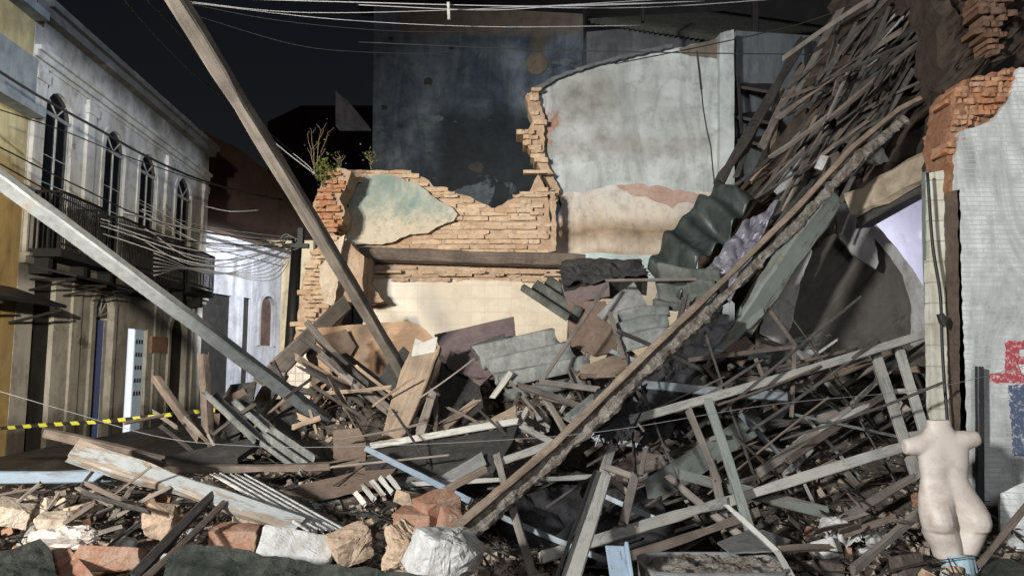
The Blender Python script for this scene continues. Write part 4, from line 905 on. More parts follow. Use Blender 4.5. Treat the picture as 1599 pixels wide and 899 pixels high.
# bottom left dark crossing timbers
B('timber', 'dark brown timber slanting up from the bottom edge, foreground left', 'timber', 205, 905, 3.8, 335, 770, 4.6, 15, .8, 'wood_dark', roll=.4)
B('timber', 'second dark timber lying right of the slanting foreground timber', 'timber', 225, 905, 3.8, 350, 785, 4.5, 10, .8, 'wood_brown', roll=.3)
tag(roughen(slab('mossy_slab', [(262, 862, 3.75), (290, 845, 3.8), (400, 858, 3.7), (520, 880, 3.6), (660, 902, 3.5), (660, 960, 3.35), (240, 960, 3.4)], .09, M['moss_slab'], 1.5, 10), 5, (.03, .03, .02), .05, (0, -.3, 1)), 'dark green-black mossy slab across the bottom foreground', 'slab')
tag(roughen(slab('dark_sheet', [(-20, 866, 3.8), (62, 838, 3.95), (78, 850, 3.95), (92, 905, 3.7), (90, 960, 3.5), (-20, 960, 3.5)], .05, M['moss_slab'], 1.5, 9), 5, (.03, .03, .02), .05, (0, -.3, 1)), 'dark slab at the bottom left corner', 'slab')
tag(roughen(slab('clay_slab', [(70, 850, 4.05), (110, 856, 4.05), (150, 905, 3.8), (150, 940, 3.7), (84, 940, 3.75)], .05, M['brick_loose'], 1.5, 9), 5, (.03, .02, .01), .05, (0, -.3, 1)), 'brown clay slab beside the bottom left dark slab', 'slab')

# slender panels and boards
def SL(name, label, cat, pts, thick, mat, amp=1.0, step=12, parent=None, group=None):
    o = slab(name, pts, thick, M[mat], amp, step, parent=parent); return tag(o, label, cat, group) if parent is None else o
SL('plywood_sheet', 'large water-stained tan plywood sheet leaning on the corner pier', 'plywood', [(492, 512, 8.9), (560, 506, 8.9), (640, 501, 8.8), (662, 512, 8.7), (684, 536, 8.5), (690, 600, 8.1), (660, 690, 7.6), (520, 690, 7.8), (500, 600, 8.4)], .018, 'plywood', .8)
SL('plywood_shade_piece', 'small dark piece standing for shade on the plywood right behind the leaning post', 'plywood', [(488, 528, 8.7), (540, 514, 8.75), (556, 540, 8.6), (545, 560, 8.5), (520, 556, 8.5)], .015, 'panel_brown', 1)  # pier's shadow on the plywood put in as a darker piece
SL('torn_wallboard', 'torn rust-orange board strip standing beside the tiled pier base', 'board', [(478, 548, 9.0), (496, 530, 9.0), (510, 560, 9.0), (528, 640, 8.6), (524, 664, 8.5), (500, 660, 8.5), (486, 600, 8.8)], .02, 'wood_tan', 2, 8)
dk = SL('cabinet_door', 'dark plum cabinet door with a cut-out, leaning behind the wavy sheets', 'cabinet door', [(678, 522, 7.9), (802, 494, 7.9), (808, 550, 7.6), (775, 590, 7.4), (740, 588, 7.4), (700, 575, 7.6)], .03, 'panel_plum', .3, 20)
slab('recess', [(733, 540, 7.62), (788, 520, 7.62), (794, 540, 7.56), (742, 562, 7.52)], .01, M['panel_black'], 0, parent=dk)
SL('tall_dark_board', 'narrow dark board right of the plywood sheet', 'board', [(686, 560, 7.9), (745, 585, 7.6), (760, 660, 7.0), (690, 690, 6.9)], .02, 'panel_black', .8)
wp = SL('fallen_counter', 'long dark panel with a whitewashed top edge across the heap centre', 'panel', [(512, 690, 6.35), (575, 702, 6.3), (700, 684, 6.2), (808, 664, 6.1), (800, 690, 5.9), (770, 738, 5.7), (700, 762, 5.6), (640, 770, 5.6), (590, 740, 5.9)], .03, 'panel_black', .5, 20)
beam('white_edge', P(572, 697, 6.26), P(808, 658, 6.08), .055, .05, M['paint_white'], parent=wp, rag=.4)
slab('grey_face', [(600, 745, 5.84), (690, 742, 5.72), (752, 705, 5.8), (760, 724, 5.7), (712, 752, 5.62), (640, 764, 5.62)], .006, M['panel_grey'], 1, 9, parent=wp)
SL('board_wedge', 'tan wedge-shaped board above the white edged panel', 'board', [(740, 668, 6.3), (805, 632, 6.4), (808, 660, 6.2)], .02, 'wood_tan', .6)
SL('drawer', 'dark brown box side standing under the end of the blue grey pole', 'box', [(520, 672, 6.3), (560, 668, 6.25), (572, 690, 6.2), (570, 740, 6.0), (520, 740, 6.0)], .12, 'panel_brown', .8)
SL('low_panel', 'long dark tilted board below the purplish grey board', 'board', [(440, 764, 5.6), (560, 735, 5.7), (620, 730, 5.7), (600, 752, 5.5), (500, 776, 5.4)], .03, 'panel_brown', .6)
SL('dark_tray', 'dark shallow tray behind the purplish grey board', 'panel', [(254, 712, 6.2), (400, 682, 6.4), (405, 690, 6.35), (370, 715, 6.1), (262, 726, 6.0)], .05, 'panel_black', .4)
SL('crushed_cabinet', 'crushed black metal cabinet on top of the centre heap', 'cabinet', [(876, 408, 7.6), (905, 402, 7.6), (945, 404, 7.6), (1000, 404, 7.5), (1012, 432, 7.4), (950, 436, 7.3), (880, 446, 7.3)], .25, 'panel_black', 2.5, 8)
SL('panel', 'dark brown square panel hanging below the crushed cabinet', 'panel', [(886, 470, 7.3), (945, 470, 7.2), (965, 520, 7.0), (962, 548, 6.9), (930, 556, 6.9), (888, 538, 7.1)], .02, 'panel_brown', .5)
SL('plum_panel', 'plum coloured board under the crushed cabinet', 'panel', [(876, 444, 7.4), (950, 438, 7.3), (952, 462, 7.25), (886, 474, 7.3)], .02, 'panel_plum', .5)
SL('beige_flap', 'torn beige flap of board left of the wavy grey sheet', 'board', [(932, 492, 6.9), (960, 462, 6.95), (990, 440, 7.0), (1015, 482, 6.9), (985, 492, 6.8), (975, 520, 6.7)], .012, 'panel_grey', 1)
SL('tan_board', 'tan board wedge under the crusted beam at mid height', 'board', [(900, 588, 6.5), (912, 570, 6.6), (985, 545, 6.5), (1000, 560, 6.3), (960, 585, 6.1)], .02, 'wood_tan', .8)
SL('white_board', 'grey whitewashed board standing between the crumpled sheets', 'board', [(1016, 484, 6.8), (1032, 438, 6.9), (1054, 440, 6.9), (1040, 492, 6.7)], .03, 'paint_pale', .8)
SL('broken_white_panel', 'small white broken panel low behind the brown panel', 'panel', [(862, 560, 7.6), (900, 540, 7.6), (920, 560, 7.5), (900, 600, 7.2), (868, 596, 7.3)], .02, 'plaster_chunk', 1)
SL('door_panel', 'black board standing among sticks behind the blue grey pole', 'panel', [(430, 650, 7.2), (470, 618, 7.4), (478, 640, 7.3), (480, 690, 7.0), (430, 680, 7.0)], .02, 'panel_black', .6)
SL('door_panel', 'second black board below the propped timber', 'panel', [(346, 622, 7.5), (360, 600, 7.6), (400, 595, 7.6), (392, 640, 7.3), (370, 690, 7.0), (340, 680, 7.1)], .02, 'panel_black', .6)
SL('paint_flake_board', 'greenish stained board piece low in the dark centre', 'board', [(478, 772, 5.6), (515, 755, 5.7), (535, 790, 5.4), (500, 808, 5.3)], .02, 'paint_sage', 1)
SL('pit_shade_board', 'broad black sheet standing for shade deep in the pit behind the white girder', 'sheet', [(800, 780, 5.9), (900, 735, 6.2), (1010, 760, 6.1), (1010, 860, 5.6), (820, 880, 5.4)], .02, 'panel_black', 1)  # black piece put in for the shade at the back of the pit
SL('white_shard', 'bright white rectangular shard on the roof heap by the crusted beam', 'board', [(1272, 262, 6.6), (1282, 242, 6.6), (1294, 244, 6.6), (1284, 266, 6.6)], .02, 'plaster_chunk', .4)
SL('brown_sack', 'brown leathery flap hanging right of the brown panel', 'board', [(1130, 545, 6.1), (1165, 525, 6.2), (1180, 540, 6.1), (1160, 570, 6.0)], .03, 'panel_brown', 2)

# corrugated sheets
def CR(name, label, O, A, Bv, waves, amp, mat, **kw):
    o = corrugated(name, P(*O), P(*A), P(*Bv), waves, amp, kw.pop('thick', .008), M[mat], **kw)
    return tag(o, label, 'corrugated sheet')
CR('corrugated_sheet', 'big teal-black wavy roof sheet standing on edge right of centre', (1122, 272, 7.3), (1008, 412, 6.9), (1178, 312, 6.9), 4.5, .055, 'sheet_teal', crumple=.20, nv=18)
CR('corrugated_sheet', 'dark wavy roof sheet folded under the big teal-black one', (1035, 420, 6.8), (1020, 478, 6.6), (1130, 425, 6.4), 2.5, .045, 'cement_dark', crumple=.16, nv=12)
CR('corrugated_sheet', 'grey deep-waved roof sheet resting on the plum cabinet door', (738, 548, 7.3), (786, 604, 6.7), (862, 520, 7.2), 2.5, .10, 'cement_sheet', nv=6, rag=.02)
CR('corrugated_sheet', 'lower grey deep-waved roof sheet with a broken right end', (776, 582, 6.9), (800, 622, 6.6), (900, 560, 6.9), 1.5, .05, 'cement_sheet', rag=.04)
CR('corrugated_sheet', 'green-black roof sheet jutting left from the crushed cabinet', (812, 452, 7.6), (862, 436, 8.0), (884, 500, 7.0), 2.5, .05, 'cement_dark', rag=.01)
CR('corrugated_sheet', 'brownish wavy sheet curled under the crusted beam', (968, 492, 6.7), (962, 548, 6.3), (1046, 478, 6.5), 3, .03, 'cement_sheet', crumple=.08, nv=10)
CR('corrugated_sheet', 'dusty shaded sheet behind the crusted beam middle', (1010, 560, 6.1), (1040, 610, 5.9), (1090, 548, 6.2), 3, .025, 'cement_dark', crumple=.05)
CR('corrugated_sheet', 'long narrow grey sheet strip slanting down past the black boards', (313, 612, 7.0), (338, 612, 7.1), (395, 690, 6.3), 1, .03, 'cement_sheet', rag=.03)
CR('corrugated_sheet', 'second narrow grey sheet strip slanting beside the first', (362, 628, 7.0), (384, 626, 7.1), (432, 692, 6.4), 1, .03, 'cement_sheet', rag=.03)
CR('corrugated_sheet', 'grey wavy sheet end lying below the narrow strips', (400, 690, 6.4), (425, 665, 6.6), (470, 742, 5.7), 2.5, .03, 'cement_sheet', rag=.03)
CR('corrugated_sheet', 'pale finely ribbed sheet strip lying on the flaking blue beam', (330, 740, 4.95), (392, 742, 5.2), (480, 828, 4.3), 5, .012, 'plaster_chunk', thick=.005, rag=.02)
CR('corrugated_sheet', 'second ribbed sheet strip beside the pale finely ribbed one', (392, 745, 5.25), (420, 762, 5.3), (535, 822, 4.6), 3, .012, 'cement_sheet', thick=.005, rag=.02)
CR('corrugated_sheet', 'small wavy sheet edge behind the white edged panel', (560, 690, 6.5), (640, 700, 6.5), (566, 720, 6.2), 4, .025, 'cement_dark')
CR('corrugated_sheet', 'curved pale sheet scrap inside the dark pit', (866, 838, 5.0), (880, 850, 4.9), (925, 790, 5.2), 2.5, .012, 'cement_sheet')
CR('corrugated_sheet', 'grey sheet scrap on the heap below the curled sheet', (880, 650, 6.2), (900, 660, 6.1), (930, 610, 6.3), 2, .02, 'cement_sheet')
# louvre of short pale slats
for k, (x, y) in enumerate(((552, 765), (566, 757), (580, 750), (594, 746), (606, 742))):
    B('slat', 'short pale slat of the broken louvre in the dark centre', 'slat', x, y, 5.5, x + 18, y + 22, 5.3, 8, .4, 'paint_white', group='louvre slats', rag=.4)

# ------------------------------------------------------------------ masonry in the foreground
def CH(label, x, y, Y, sx, sy, sz, mat, name='rubble_chunk', cat='rubble', **kw):
    o = chunk(name, P(x, y, Y), (sx * Y / F / 2, sz, sy * Y / F / 2), M[mat], rough=kw.pop('rough', .05), **kw); return tag(o, label, cat)
ident = lambda a, b, c: (Matrix.Rotation(a, 4, 'Z') @ Matrix.Rotation(b, 4, 'X') @ Matrix.Rotation(c, 4, 'Y'))
CH('big white plaster boulder at the bottom centre', 700, 868, 3.75, 124, 88, .15, 'plaster_chunk', 'plaster_boulder', sub=3, rot=ident(.3, .2, .35), rough=.06, n=22)
CH('tan mortar lump joined to the left of the big white boulder', 640, 862, 3.9, 80, 86, .12, 'mortar', sub=3, rot=ident(-.3, .2, .1), rough=.12)
CH('flat white plastered slab left of the broken brick lump', 462, 856, 4.25, 118, 52, .10, 'plaster_chunk', 'plaster_slab', sub=2, rot=ident(.2, -.4, .18), n=14, boxy=True)
CH('white-topped masonry lump with bricks beside the flat slab', 548, 852, 4.2, 60, 44, .09, 'mortar', sub=3, rot=ident(.5, .2, -.3), rough=.08, boxy=True)
CH('orange brick end in the shade of the blue beam', 368, 838, 4.45, 76, 36, .09, 'brick_loose', 'brick', 'brick', rot=ident(.1, .1, .04), n=18, boxy=True)
CH('dusty orange brick on the pile left of the crusted beam foot', 683, 790, 4.6, 66, 34, .10, 'brick_loose', 'brick', 'brick', rot=ident(.6, .2, -.2), n=18, boxy=True)
CH('reddish brick under the dusty orange one', 650, 812, 4.55, 62, 32, .09, 'brick_loose', 'brick', 'brick', rot=ident(-.2, .1, .1), n=18, boxy=True)
CH('brown brick standing at the right of the dusty orange one', 702, 812, 4.5, 34, 34, .07, 'brick_loose', 'brick', 'brick', rot=ident(.3, .4, .2), n=18, boxy=True)
CH('yellowish broken block above the shaded orange brick', 392, 812, 4.6, 60, 22, .07, 'plaster_cream', 'broken_block', rot=ident(.4, .1, .2), boxy=True)
CH('red clay slab piece at the lower left', 172, 872, 4.1, 96, 40, .08, 'brick_loose', 'brick', 'brick', rot=ident(.3, -.3, .1), n=16, boxy=True)
CH('brown masonry lump left of the dark timbers', 250, 815, 4.6, 60, 54, .10, 'mortar', rot=ident(.3, .2, .3))
CH('cream plaster lump topmost in the left pile', 90, 815, 4.6, 70, 30, .09, 'plaster_cream', rot=ident(.3, .2, .3))
CH('pale plaster wedge at the far left of the pile', 20, 800, 4.7, 60, 34, .09, 'plaster_cream', rot=ident(.3, .2, .3), boxy=True)
CH('grey-white crumpled plaster piece in the lower right rubble', 1300, 818, 4.9, 46, 30, .08, 'plaster_chunk', rot=ident(.3, .2, .3))
CH('tan dusty brick lump beneath the dusty orange brick', 640, 780, 4.9, 40, 26, .08, 'mortar', rot=ident(.7, .2, .3))
# cloth bag with red print -> patterned net bag of rubble
bgm = stain('bag_weave', (.62, .54, .46), (.35, .26, .2), (.7, .64, .58), 5, .2, .6, patch=(.45, .08, .09), patch_amt=.66)
o = chunk('rubble_sack', P(105, 840, 4.3), (.17, .12, .07), bgm, rough=.14, sub=3, rot=ident(.2, -.3, -.25)); tag(o, 'torn pale sack with a red print in the left rubble', 'sack')

# metal tub at the bottom
tb = empty('rubble_filled_box', P(1120, 899, 4.1)); tag(tb, 'low grey metal box heaped with grit at the bottom edge', 'box')
c0 = P(1118, 888, 4.1)
rings = []
for z, k in ((-.25, .97), (0.0, 1.0), (.012, 1.02), (.012, .96), (-.03, .95)):
    ring = []
    for i in range(24):
        a = 2 * math.pi * i / 24; ca, sa = math.cos(a), math.sin(a); m = (abs(ca) ** 5 + abs(sa) ** 5) ** (-.2)
        ring.append(Vector((c0.x + ca * m * .39 * k, c0.y + .1 + sa * m * .22 * k, c0.z + z)))
    rings.append(ring)
m_ = MB(); m_.loft(rings); m_.build('tub', M['panel_grey'], tb)
link('grit', grid_mesh(c0.x - .37, c0.x + .37, c0.y - .1, c0.y + .30, 40, 22, lambda x, y: c0.z - .01 + .05 * noise.noise((x * 9, y * 9, 1)) + .03 * noise.noise((x * 30, y * 30, 1))), M['crust'], tb)
SL('grey_lid', 'triangular grey board lying on the grit-filled box', 'board', [(1120, 846, 4.6), (1180, 822, 4.8), (1235, 842, 4.5), (1215, 858, 4.3), (1140, 862, 4.3)], .01, 'panel_grey', .6)
SL('dark_foot_panel', 'dark board behind the mannequin base at the bottom right', 'panel', [(1520, 905, 4.1), (1545, 868, 4.4), (1580, 872, 4.4), (1640, 905, 4.1), (1640, 960, 3.9), (1520, 960, 3.9)], .03, 'moss_slab', .8)

# ------------------------------------------------------------------ shelf frame, upper right
sh = empty('metal_shelf', P(1190, 200, 12)); tag(sh, 'green-black open metal shelf hanging before the dim rear wall', 'shelf')
for k, (y0, y1) in enumerate(((130, 124), (178, 166), (214, 206))):
    slab('board', [(1134, y0, 11.4), (1152, y1 - 4, 12.2), (1210, y1 + 8, 12.0), (1204, y0 + 12, 11.2)][:4], .05, M['steel_dark'], 0, parent=sh, direction=(0, 0, -1))
for x, y0, y1 in ((1136, 128, 222), (1152, 120, 210), (1206, 134, 230)): beam('upright', P(x, y0, 11.3), P(x + 6, y1, 11.3), .05, .04, M['steel_dark'], parent=sh, rag=0)
for i, (x0, y0, x1, y1, w, lab) in enumerate([(1254, 62, 1126, 280, 16, 'long black beam leaning left at the roof heap edge'), (1252, 104, 1190, 230, 12, 'grey-black slat beside the long black beam'), (1222, 140, 1206, 232, 7, 'pale pointed stake before the black beams'), (1200, 160, 1150, 275, 8, 'dark stick between the shelf and the heap'), (1240, 130, 1172, 290, 9, 'dark brown stick leaning beside the heap foot'), (1215, 200, 1180, 296, 10, 'short dark board at the heap foot')]):
    B('leaning_beam', lab, 'beam', x0, y0, 9.6, x1, y1, 8.6, w, .6, 'wood_tan' if i == 2 else ('wood_grey' if i == 1 else 'wood_dark'), rag=.8)
for (x0, y0, x1, y1, w, mt, lab) in [(1398, 30, 1290, 210, 22, 'paint_pale', 'whitewashed board upper in the roof heap'), (1300, 180, 1215, 300, 18, 'paint_pale', 'whitewashed board lower in the roof heap'), (1362, 120, 1270, 236, 9, 'wood_grey', 'long grey rafter over the whitewashed boards'), (1345, 115, 1180, 276, 7, 'wood_tan', 'long thin tan rafter edge of the roof heap'), (1425, 15, 1370, 120, 9, 'wood_grey', 'pale rafter near the top of the roof heap'), (1340, 175, 1260, 262, 13, 'wood_brown', 'brown splintered rafter in the middle of the heap'), (1395, 150, 1330, 240, 16, 'wood_grey', 'broad grey board right in the roof heap'), (1440, 30, 1395, 90, 10, 'wood_grey', 'short rafter by the dark cavity'), (1475, 20, 1440, 70, 11, 'wood_brown', 'dark rafter end by the dark cavity'), (1310, 20, 1240, 150, 10, 'wood_grey', 'left grey rafter at the roof heap edge'), (1370, -10, 1310, 90, 9, 'wood_brown', 'brown rafter at the upper heap edge'), (1505, -10, 1440, 90, 12, 'wood_dark', 'black rafter before the dark cavity')]:
    B('rafter', lab, 'rafter', x0, y0, 7.3, x1, y1, 7.2, w, .5, mt, rag=1.5, wob=.08)

def CRM(name, label, cat, q, mat, **kw): return tag(crumpled(name, *[P(*p) for p in q], M[mat], **kw), label, cat)
M['plastic_grey'] = stain('plastic_grey', (.12, .115, .13), (.04, .038, .042), (.22, .21, .235), 3, .4, .2, rough=.4, spec=.5)
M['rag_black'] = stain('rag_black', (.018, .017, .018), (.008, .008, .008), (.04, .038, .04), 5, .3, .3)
CRM('plastic_sheet', 'crumpled purplish grey plastic sheet behind the crusted beam near the teal roof sheet', 'plastic sheet', [(1100, 420, 6.5), (1160, 345, 6.7), (1215, 310, 6.7), (1140, 470, 6.3)], 'plastic_grey', amp=.07, freq=5)
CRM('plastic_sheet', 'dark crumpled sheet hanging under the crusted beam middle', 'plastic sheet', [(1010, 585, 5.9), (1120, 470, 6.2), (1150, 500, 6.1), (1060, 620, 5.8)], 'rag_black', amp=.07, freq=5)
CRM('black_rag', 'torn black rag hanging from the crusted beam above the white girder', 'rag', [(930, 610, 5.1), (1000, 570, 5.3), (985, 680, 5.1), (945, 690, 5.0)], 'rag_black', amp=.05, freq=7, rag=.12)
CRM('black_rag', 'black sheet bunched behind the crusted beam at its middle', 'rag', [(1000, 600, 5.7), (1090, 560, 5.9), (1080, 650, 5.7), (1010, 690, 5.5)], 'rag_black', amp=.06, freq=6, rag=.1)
CRM('crumpled_roofing', 'crumpled black roofing felt on the crushed cabinet', 'roofing felt', [(872, 412, 7.35), (1000, 398, 7.3), (1014, 425, 7.2), (880, 440, 7.2)], 'rag_black', amp=.06, freq=6)
CRM('crumpled_paper', 'crumpled white plastic bag in the lower right rubble', 'plastic bag', [(1280, 810, 4.9), (1330, 806, 4.95), (1350, 840, 4.7), (1300, 838, 4.7)], 'plaster_chunk', amp=.05, freq=9)
CRM('crumpled_paper', 'small white crumpled scrap right of the white plastic bag', 'plastic scrap', [(1345, 822, 4.8), (1385, 816, 4.85), (1400, 842, 4.7), (1360, 848, 4.65)], 'panel_lit', amp=.05, freq=9)
CRM('pit_shade_sheet', 'black sheet standing for shade in the pit between the crusted beam and the white girder', 'shade sheet', [(740, 800, 5.2), (900, 735, 5.9), (930, 800, 5.5), (800, 900, 4.9)], 'rag_black', amp=.05, freq=3)  # added black sheets: the pit's shade put into their colour
CRM('pit_shade_sheet', 'black sheet standing for shade in the pit right of the white girder', 'shade sheet', [(930, 800, 5.4), (1020, 740, 5.9), (1060, 830, 5.3), (930, 880, 4.9)], 'rag_black', amp=.05, freq=3)
tag(slab('white_board', [(1562, 770, 5.1), (1600, 752, 5.1), (1700, 745, 5.1), (1700, 870, 4.8), (1590, 858, 4.8), (1562, 830, 4.9)], .03, M['pillar_tile'], .8, 10), 'whitish broken tiled piece leaning at the foot of the pillar', 'board')
# ------------------------------------------------------------------ loose sticks, one object each
def sticks(n, zone, Yr, ang, spread, Lr, wr, mats, label, group, name='lath', seed=1, cat='lath'):
    rg = random.Random(seed); k = 0; tries = 0
    while k < n and tries < n * 60:
        tries += 1
        x = rg.uniform(min(p[0] for p in zone), max(p[0] for p in zone)); y = rg.uniform(min(p[1] for p in zone), max(p[1] for p in zone))
        if not poly_in(x, y, zone): continue
        Y = rg.uniform(*Yr); a = R(rg.choice(ang) + rg.gauss(0, spread)); L = rg.uniform(*Lr) / 2
        p0 = P(x - L * math.cos(a), y + L * math.sin(a), Y + rg.uniform(-.3, .3)); p1 = P(x + L * math.cos(a), y - L * math.sin(a), Y + rg.uniform(-.3, .3))
        if min(p0.z, p1.z) < hgt(x * 0 + p0.x, Y) - .25: 
            if rg.random() < .7: continue
        w = rg.uniform(*wr) * Y / F
        mt = rg.choice(mats)
        o = beam(name, p0, p1, w, w * rg.uniform(.25, .8), M[mt], roll=rg.uniform(-.9, .9), rag=1.0, wob=.08, rg=rg, bend=rg.uniform(-.02, .02), notch=.15)
        tag(o, label, cat, group); k += 1
mix1 = ['wood_grey', 'wood_dark', 'wood_brown', 'wood_dark', 'wood_dark', 'steel_pale', 'wood_dark', 'wood_grey', 'paint_sage']
sticks(40, [(1000, 640), (1200, 560), (1420, 560), (1430, 720), (1400, 860), (1180, 860), (1000, 760)], (5.7, 7.0), [25, 30, 20, -40, -55], 13, (90, 260), (4, 11), mix1, 'thin broken lath tangled beneath the long pale rails', 'laths in the right tangle', seed=3)
sticks(24, [(960, 560), (1180, 520), (1200, 700), (1000, 740), (940, 680)], (5.9, 7.0), [30, -35, 60, -10], 20, (60, 170), (4, 10), ['wood_dark', 'wood_dark', 'wood_grey', 'steel', 'wood_brown'], 'short dark stick in the tangle right of the crusted beam', 'sticks behind the crusted beam', 'stick', seed=4, cat='stick')
sticks(26, [(770, 600), (930, 600), (900, 680), (780, 740), (720, 690)], (6.2, 7.2), [-40, 30, -60, 5], 20, (40, 120), (4, 10), ['wood_grey', 'wood_dark', 'wood_brown', 'steel_pale'], 'splintered stick in the heap left of the crusted beam', 'sticks left of the crusted beam', 'stick', seed=5, cat='stick')
sticks(34, [(440, 560), (600, 590), (640, 680), (520, 700), (400, 690)], (6.7, 7.8), [-50, -35, 35, -10], 16, (30, 120), (4, 11), ['wood_grey', 'wood_tan', 'wood_brown', 'wood_dark'], 'splintered batten below the plywood sheet', 'battens below the plywood', 'batten', seed=6, cat='batten')
sticks(10, [(510, 560), (560, 560), (650, 640), (620, 670), (560, 640)], (7.3, 7.6), [-42], 4, (100, 160), (7, 12), ['wood_dark', 'wood_grey'], 'dark board of the bundle slanting before the plywood sheet', 'bundle before the plywood', 'board', seed=7, cat='board')
sticks(95, [(1330, 0), (1305, 60), (1245, 200), (1190, 300), (1250, 320), (1330, 260), (1470, 140), (1490, 60), (1480, 0)], (6.85, 7.3), [50, 55, 48, 60, 35], 9, (80, 280), (3, 9), ['wood_dark', 'wood_brown', 'wood_dark', 'wood_dark', 'wood_dark', 'wood_dark', 'wood_grey'], 'thin splintered batten in the sliding roof heap', 'battens of the roof heap', 'batten', seed=8, cat='batten')
sticks(30, [(1180, 800), (1330, 780), (1440, 780), (1440, 899), (1180, 899)], (4.5, 5.4), [25, -30, 45, 0], 25, (25, 90), (4, 10), ['wood_brown', 'wood_grey', 'wood_dark', 'wood_brown'], 'small broken stick on the rubble before the mannequin', 'sticks before the mannequin', 'stick', seed=9, cat='stick')
sticks(26, [(0, 760), (180, 740), (260, 770), (220, 850), (0, 800)], (4.5, 5.0), [35, 28, 40, -30], 12, (30, 110), (3, 8), ['wood_grey', 'wood_brown', 'wood_grey', 'wood_dark'], 'thin dusty stick lying over the left rubble pile', 'sticks on the left rubble', 'stick', seed=10, cat='stick')
sticks(16, [(220, 650), (330, 640), (520, 700), (500, 740), (260, 720)], (6.3, 7.3), [35, 0, -40], 18, (30, 100), (4, 9), ['wood_grey', 'wood_brown', 'wood_dark'], 'loose stick on the ground near the tape', 'sticks near the tape', 'stick', seed=12, cat='stick')
sticks(7, [(740, 760), (1000, 720), (1060, 880), (800, 899)], (4.9, 5.6), [-35, 30, 60], 20, (40, 150), (4, 9), ['wood_dark', 'steel_dark', 'wood_dark', 'steel'], 'dark bar lying down in the black pit', 'bars in the black pit', 'bar', seed=13, cat='bar')

def boards(n, zone, Yr, sz, mats, label, group, seed, ang=(30, -40, 10, 60)):
    rg = random.Random(seed); k = 0
    while k < n:
        x = rg.uniform(min(p[0] for p in zone), max(p[0] for p in zone)); y = rg.uniform(min(p[1] for p in zone), max(p[1] for p in zone))
        if not poly_in(x, y, zone): continue
        Y = rg.uniform(*Yr); a = R(rg.choice(ang) + rg.gauss(0, 14)); L = rg.uniform(*sz); H = L * rg.uniform(.22, .6); q = []
        ty, tz = rg.uniform(-.9, .9), rg.uniform(-1.2, 1.2)
        for (u_, v_) in ((-1, -1), (rg.uniform(-.2, .2), -1.05), (1, -rg.uniform(.6, 1)), (rg.uniform(.8, 1.1), .2), (1, rg.uniform(.5, 1)), (-rg.uniform(.7, 1), 1)):
            dx = u_ * L / 2 * math.cos(a) + v_ * H / 2 * math.sin(a); dy = -u_ * L / 2 * math.sin(a) + v_ * H / 2 * math.cos(a)
            q.append((x + dx, y + dy, Y + (u_ * ty * L + v_ * tz * H) / 2 * Y / F))
        o = slab('board', q, rg.uniform(.01, .025), M[rg.choice(mats)], .8, 10, rg=rg); tag(o, label, 'board', group); k += 1
sticks(34, [(960, 620), (1180, 560), (1430, 560), (1430, 740), (1300, 840), (1000, 860)], (5.4, 6.4), [25, 30, -38, -55, 28], 12, (110, 330), (2.5, 5.5), ['wood_grey', 'wood_dark', 'wood_brown', 'steel_pale', 'wood_dark'], 'long thin lath criss-crossing the right tangle', 'long laths in the right tangle', seed=41)
sticks(13, [(420, 600), (700, 600), (820, 700), (640, 760), (430, 720)], (5.9, 7.0), [-40, 30, 5, -60], 15, (60, 190), (2.5, 5), ['wood_grey', 'wood_dark', 'wood_brown', 'wood_tan'], 'long thin splinter lying over the heap left of centre', 'splinters left of centre', 'splinter', seed=42, cat='splinter')
boards(22, [(980, 600), (1200, 560), (1400, 570), (1400, 800), (1150, 800), (990, 740)], (6.4, 7.3), (50, 130), ['panel_black', 'panel_brown', 'paint_sage', 'panel_grey', 'panel_black', 'cement_dark', 'wood_dark'], 'broken board wedged in the tangle under the long pale rails', 'boards in the right tangle', 51)
boards(16, [(560, 600), (780, 560), (960, 560), (900, 680), (700, 720), (560, 700)], (7.3, 7.9), (50, 120), ['panel_black', 'panel_brown', 'panel_plum', 'cement_dark', 'wood_brown', 'panel_grey'], 'tilted broken board in the middle of the heap', 'boards in the heap centre', 52)
boards(9, [(330, 620), (520, 620), (520, 720), (360, 720)], (7.3, 7.9), (50, 100), ['panel_black', 'panel_brown', 'wood_brown', 'cement_dark'], 'tilted broken board near the short stakes', 'boards near the stakes', 53)
boards(12, [(1320, 40), (1260, 200), (1190, 320), (1250, 330), (1400, 180), (1480, 60)], (7.0, 7.3), (30, 80), ['paint_pale', 'wood_brown', 'panel_brown', 'wood_dark'], 'broken board sliding down with the roof heap', 'boards of the roof heap', 54, (50, 55))

# ------------------------------------------------------------------ rubble lumps, one object each, then grit
def lumps(n, zone, Yr, sr, mats, label, group, name='rubble_chunk', seed=1, cat='rubble', lift=.0):
    rg = random.Random(seed); k = 0
    while k < n:
        x = rg.uniform(min(p[0] for p in zone), max(p[0] for p in zone)); Y = rg.uniform(*Yr)
        X = (x - CX) / F * Y * 1.0; s = rg.uniform(*sr) * (1 if rg.random() < .8 else 1.5)
        z = hz(X, Y) + s * .35 + lift * rg.random()
        ax = (s, s * rg.uniform(.5, .9), s * rg.uniform(.35, .7))
        vs, fs = hull((0, 0, 0), ax, rg, 12, None, rg.random() < .6); me = mesh(vs, fs)
        bm = bmesh.new(); bm.from_mesh(me); bmesh.ops.bevel(bm, geom=list(bm.edges), offset=s * .06, segments=1, affect='EDGES'); bm.to_mesh(me); bm.free()
        o = link(name, me, M[rg.choice(mats)]); o.location = (X, Y, z); tag(o, label, cat, group); k += 1
lumps(95, [(-60, 0), (300, 0)], (3.9, 5.6), (.03, .085), ['plaster_cream', 'plaster_cream', 'mortar', 'brick_loose', 'plaster_chunk'], 'broken cream and brown masonry lump in the left foreground pile', 'lumps of the left pile', seed=21)
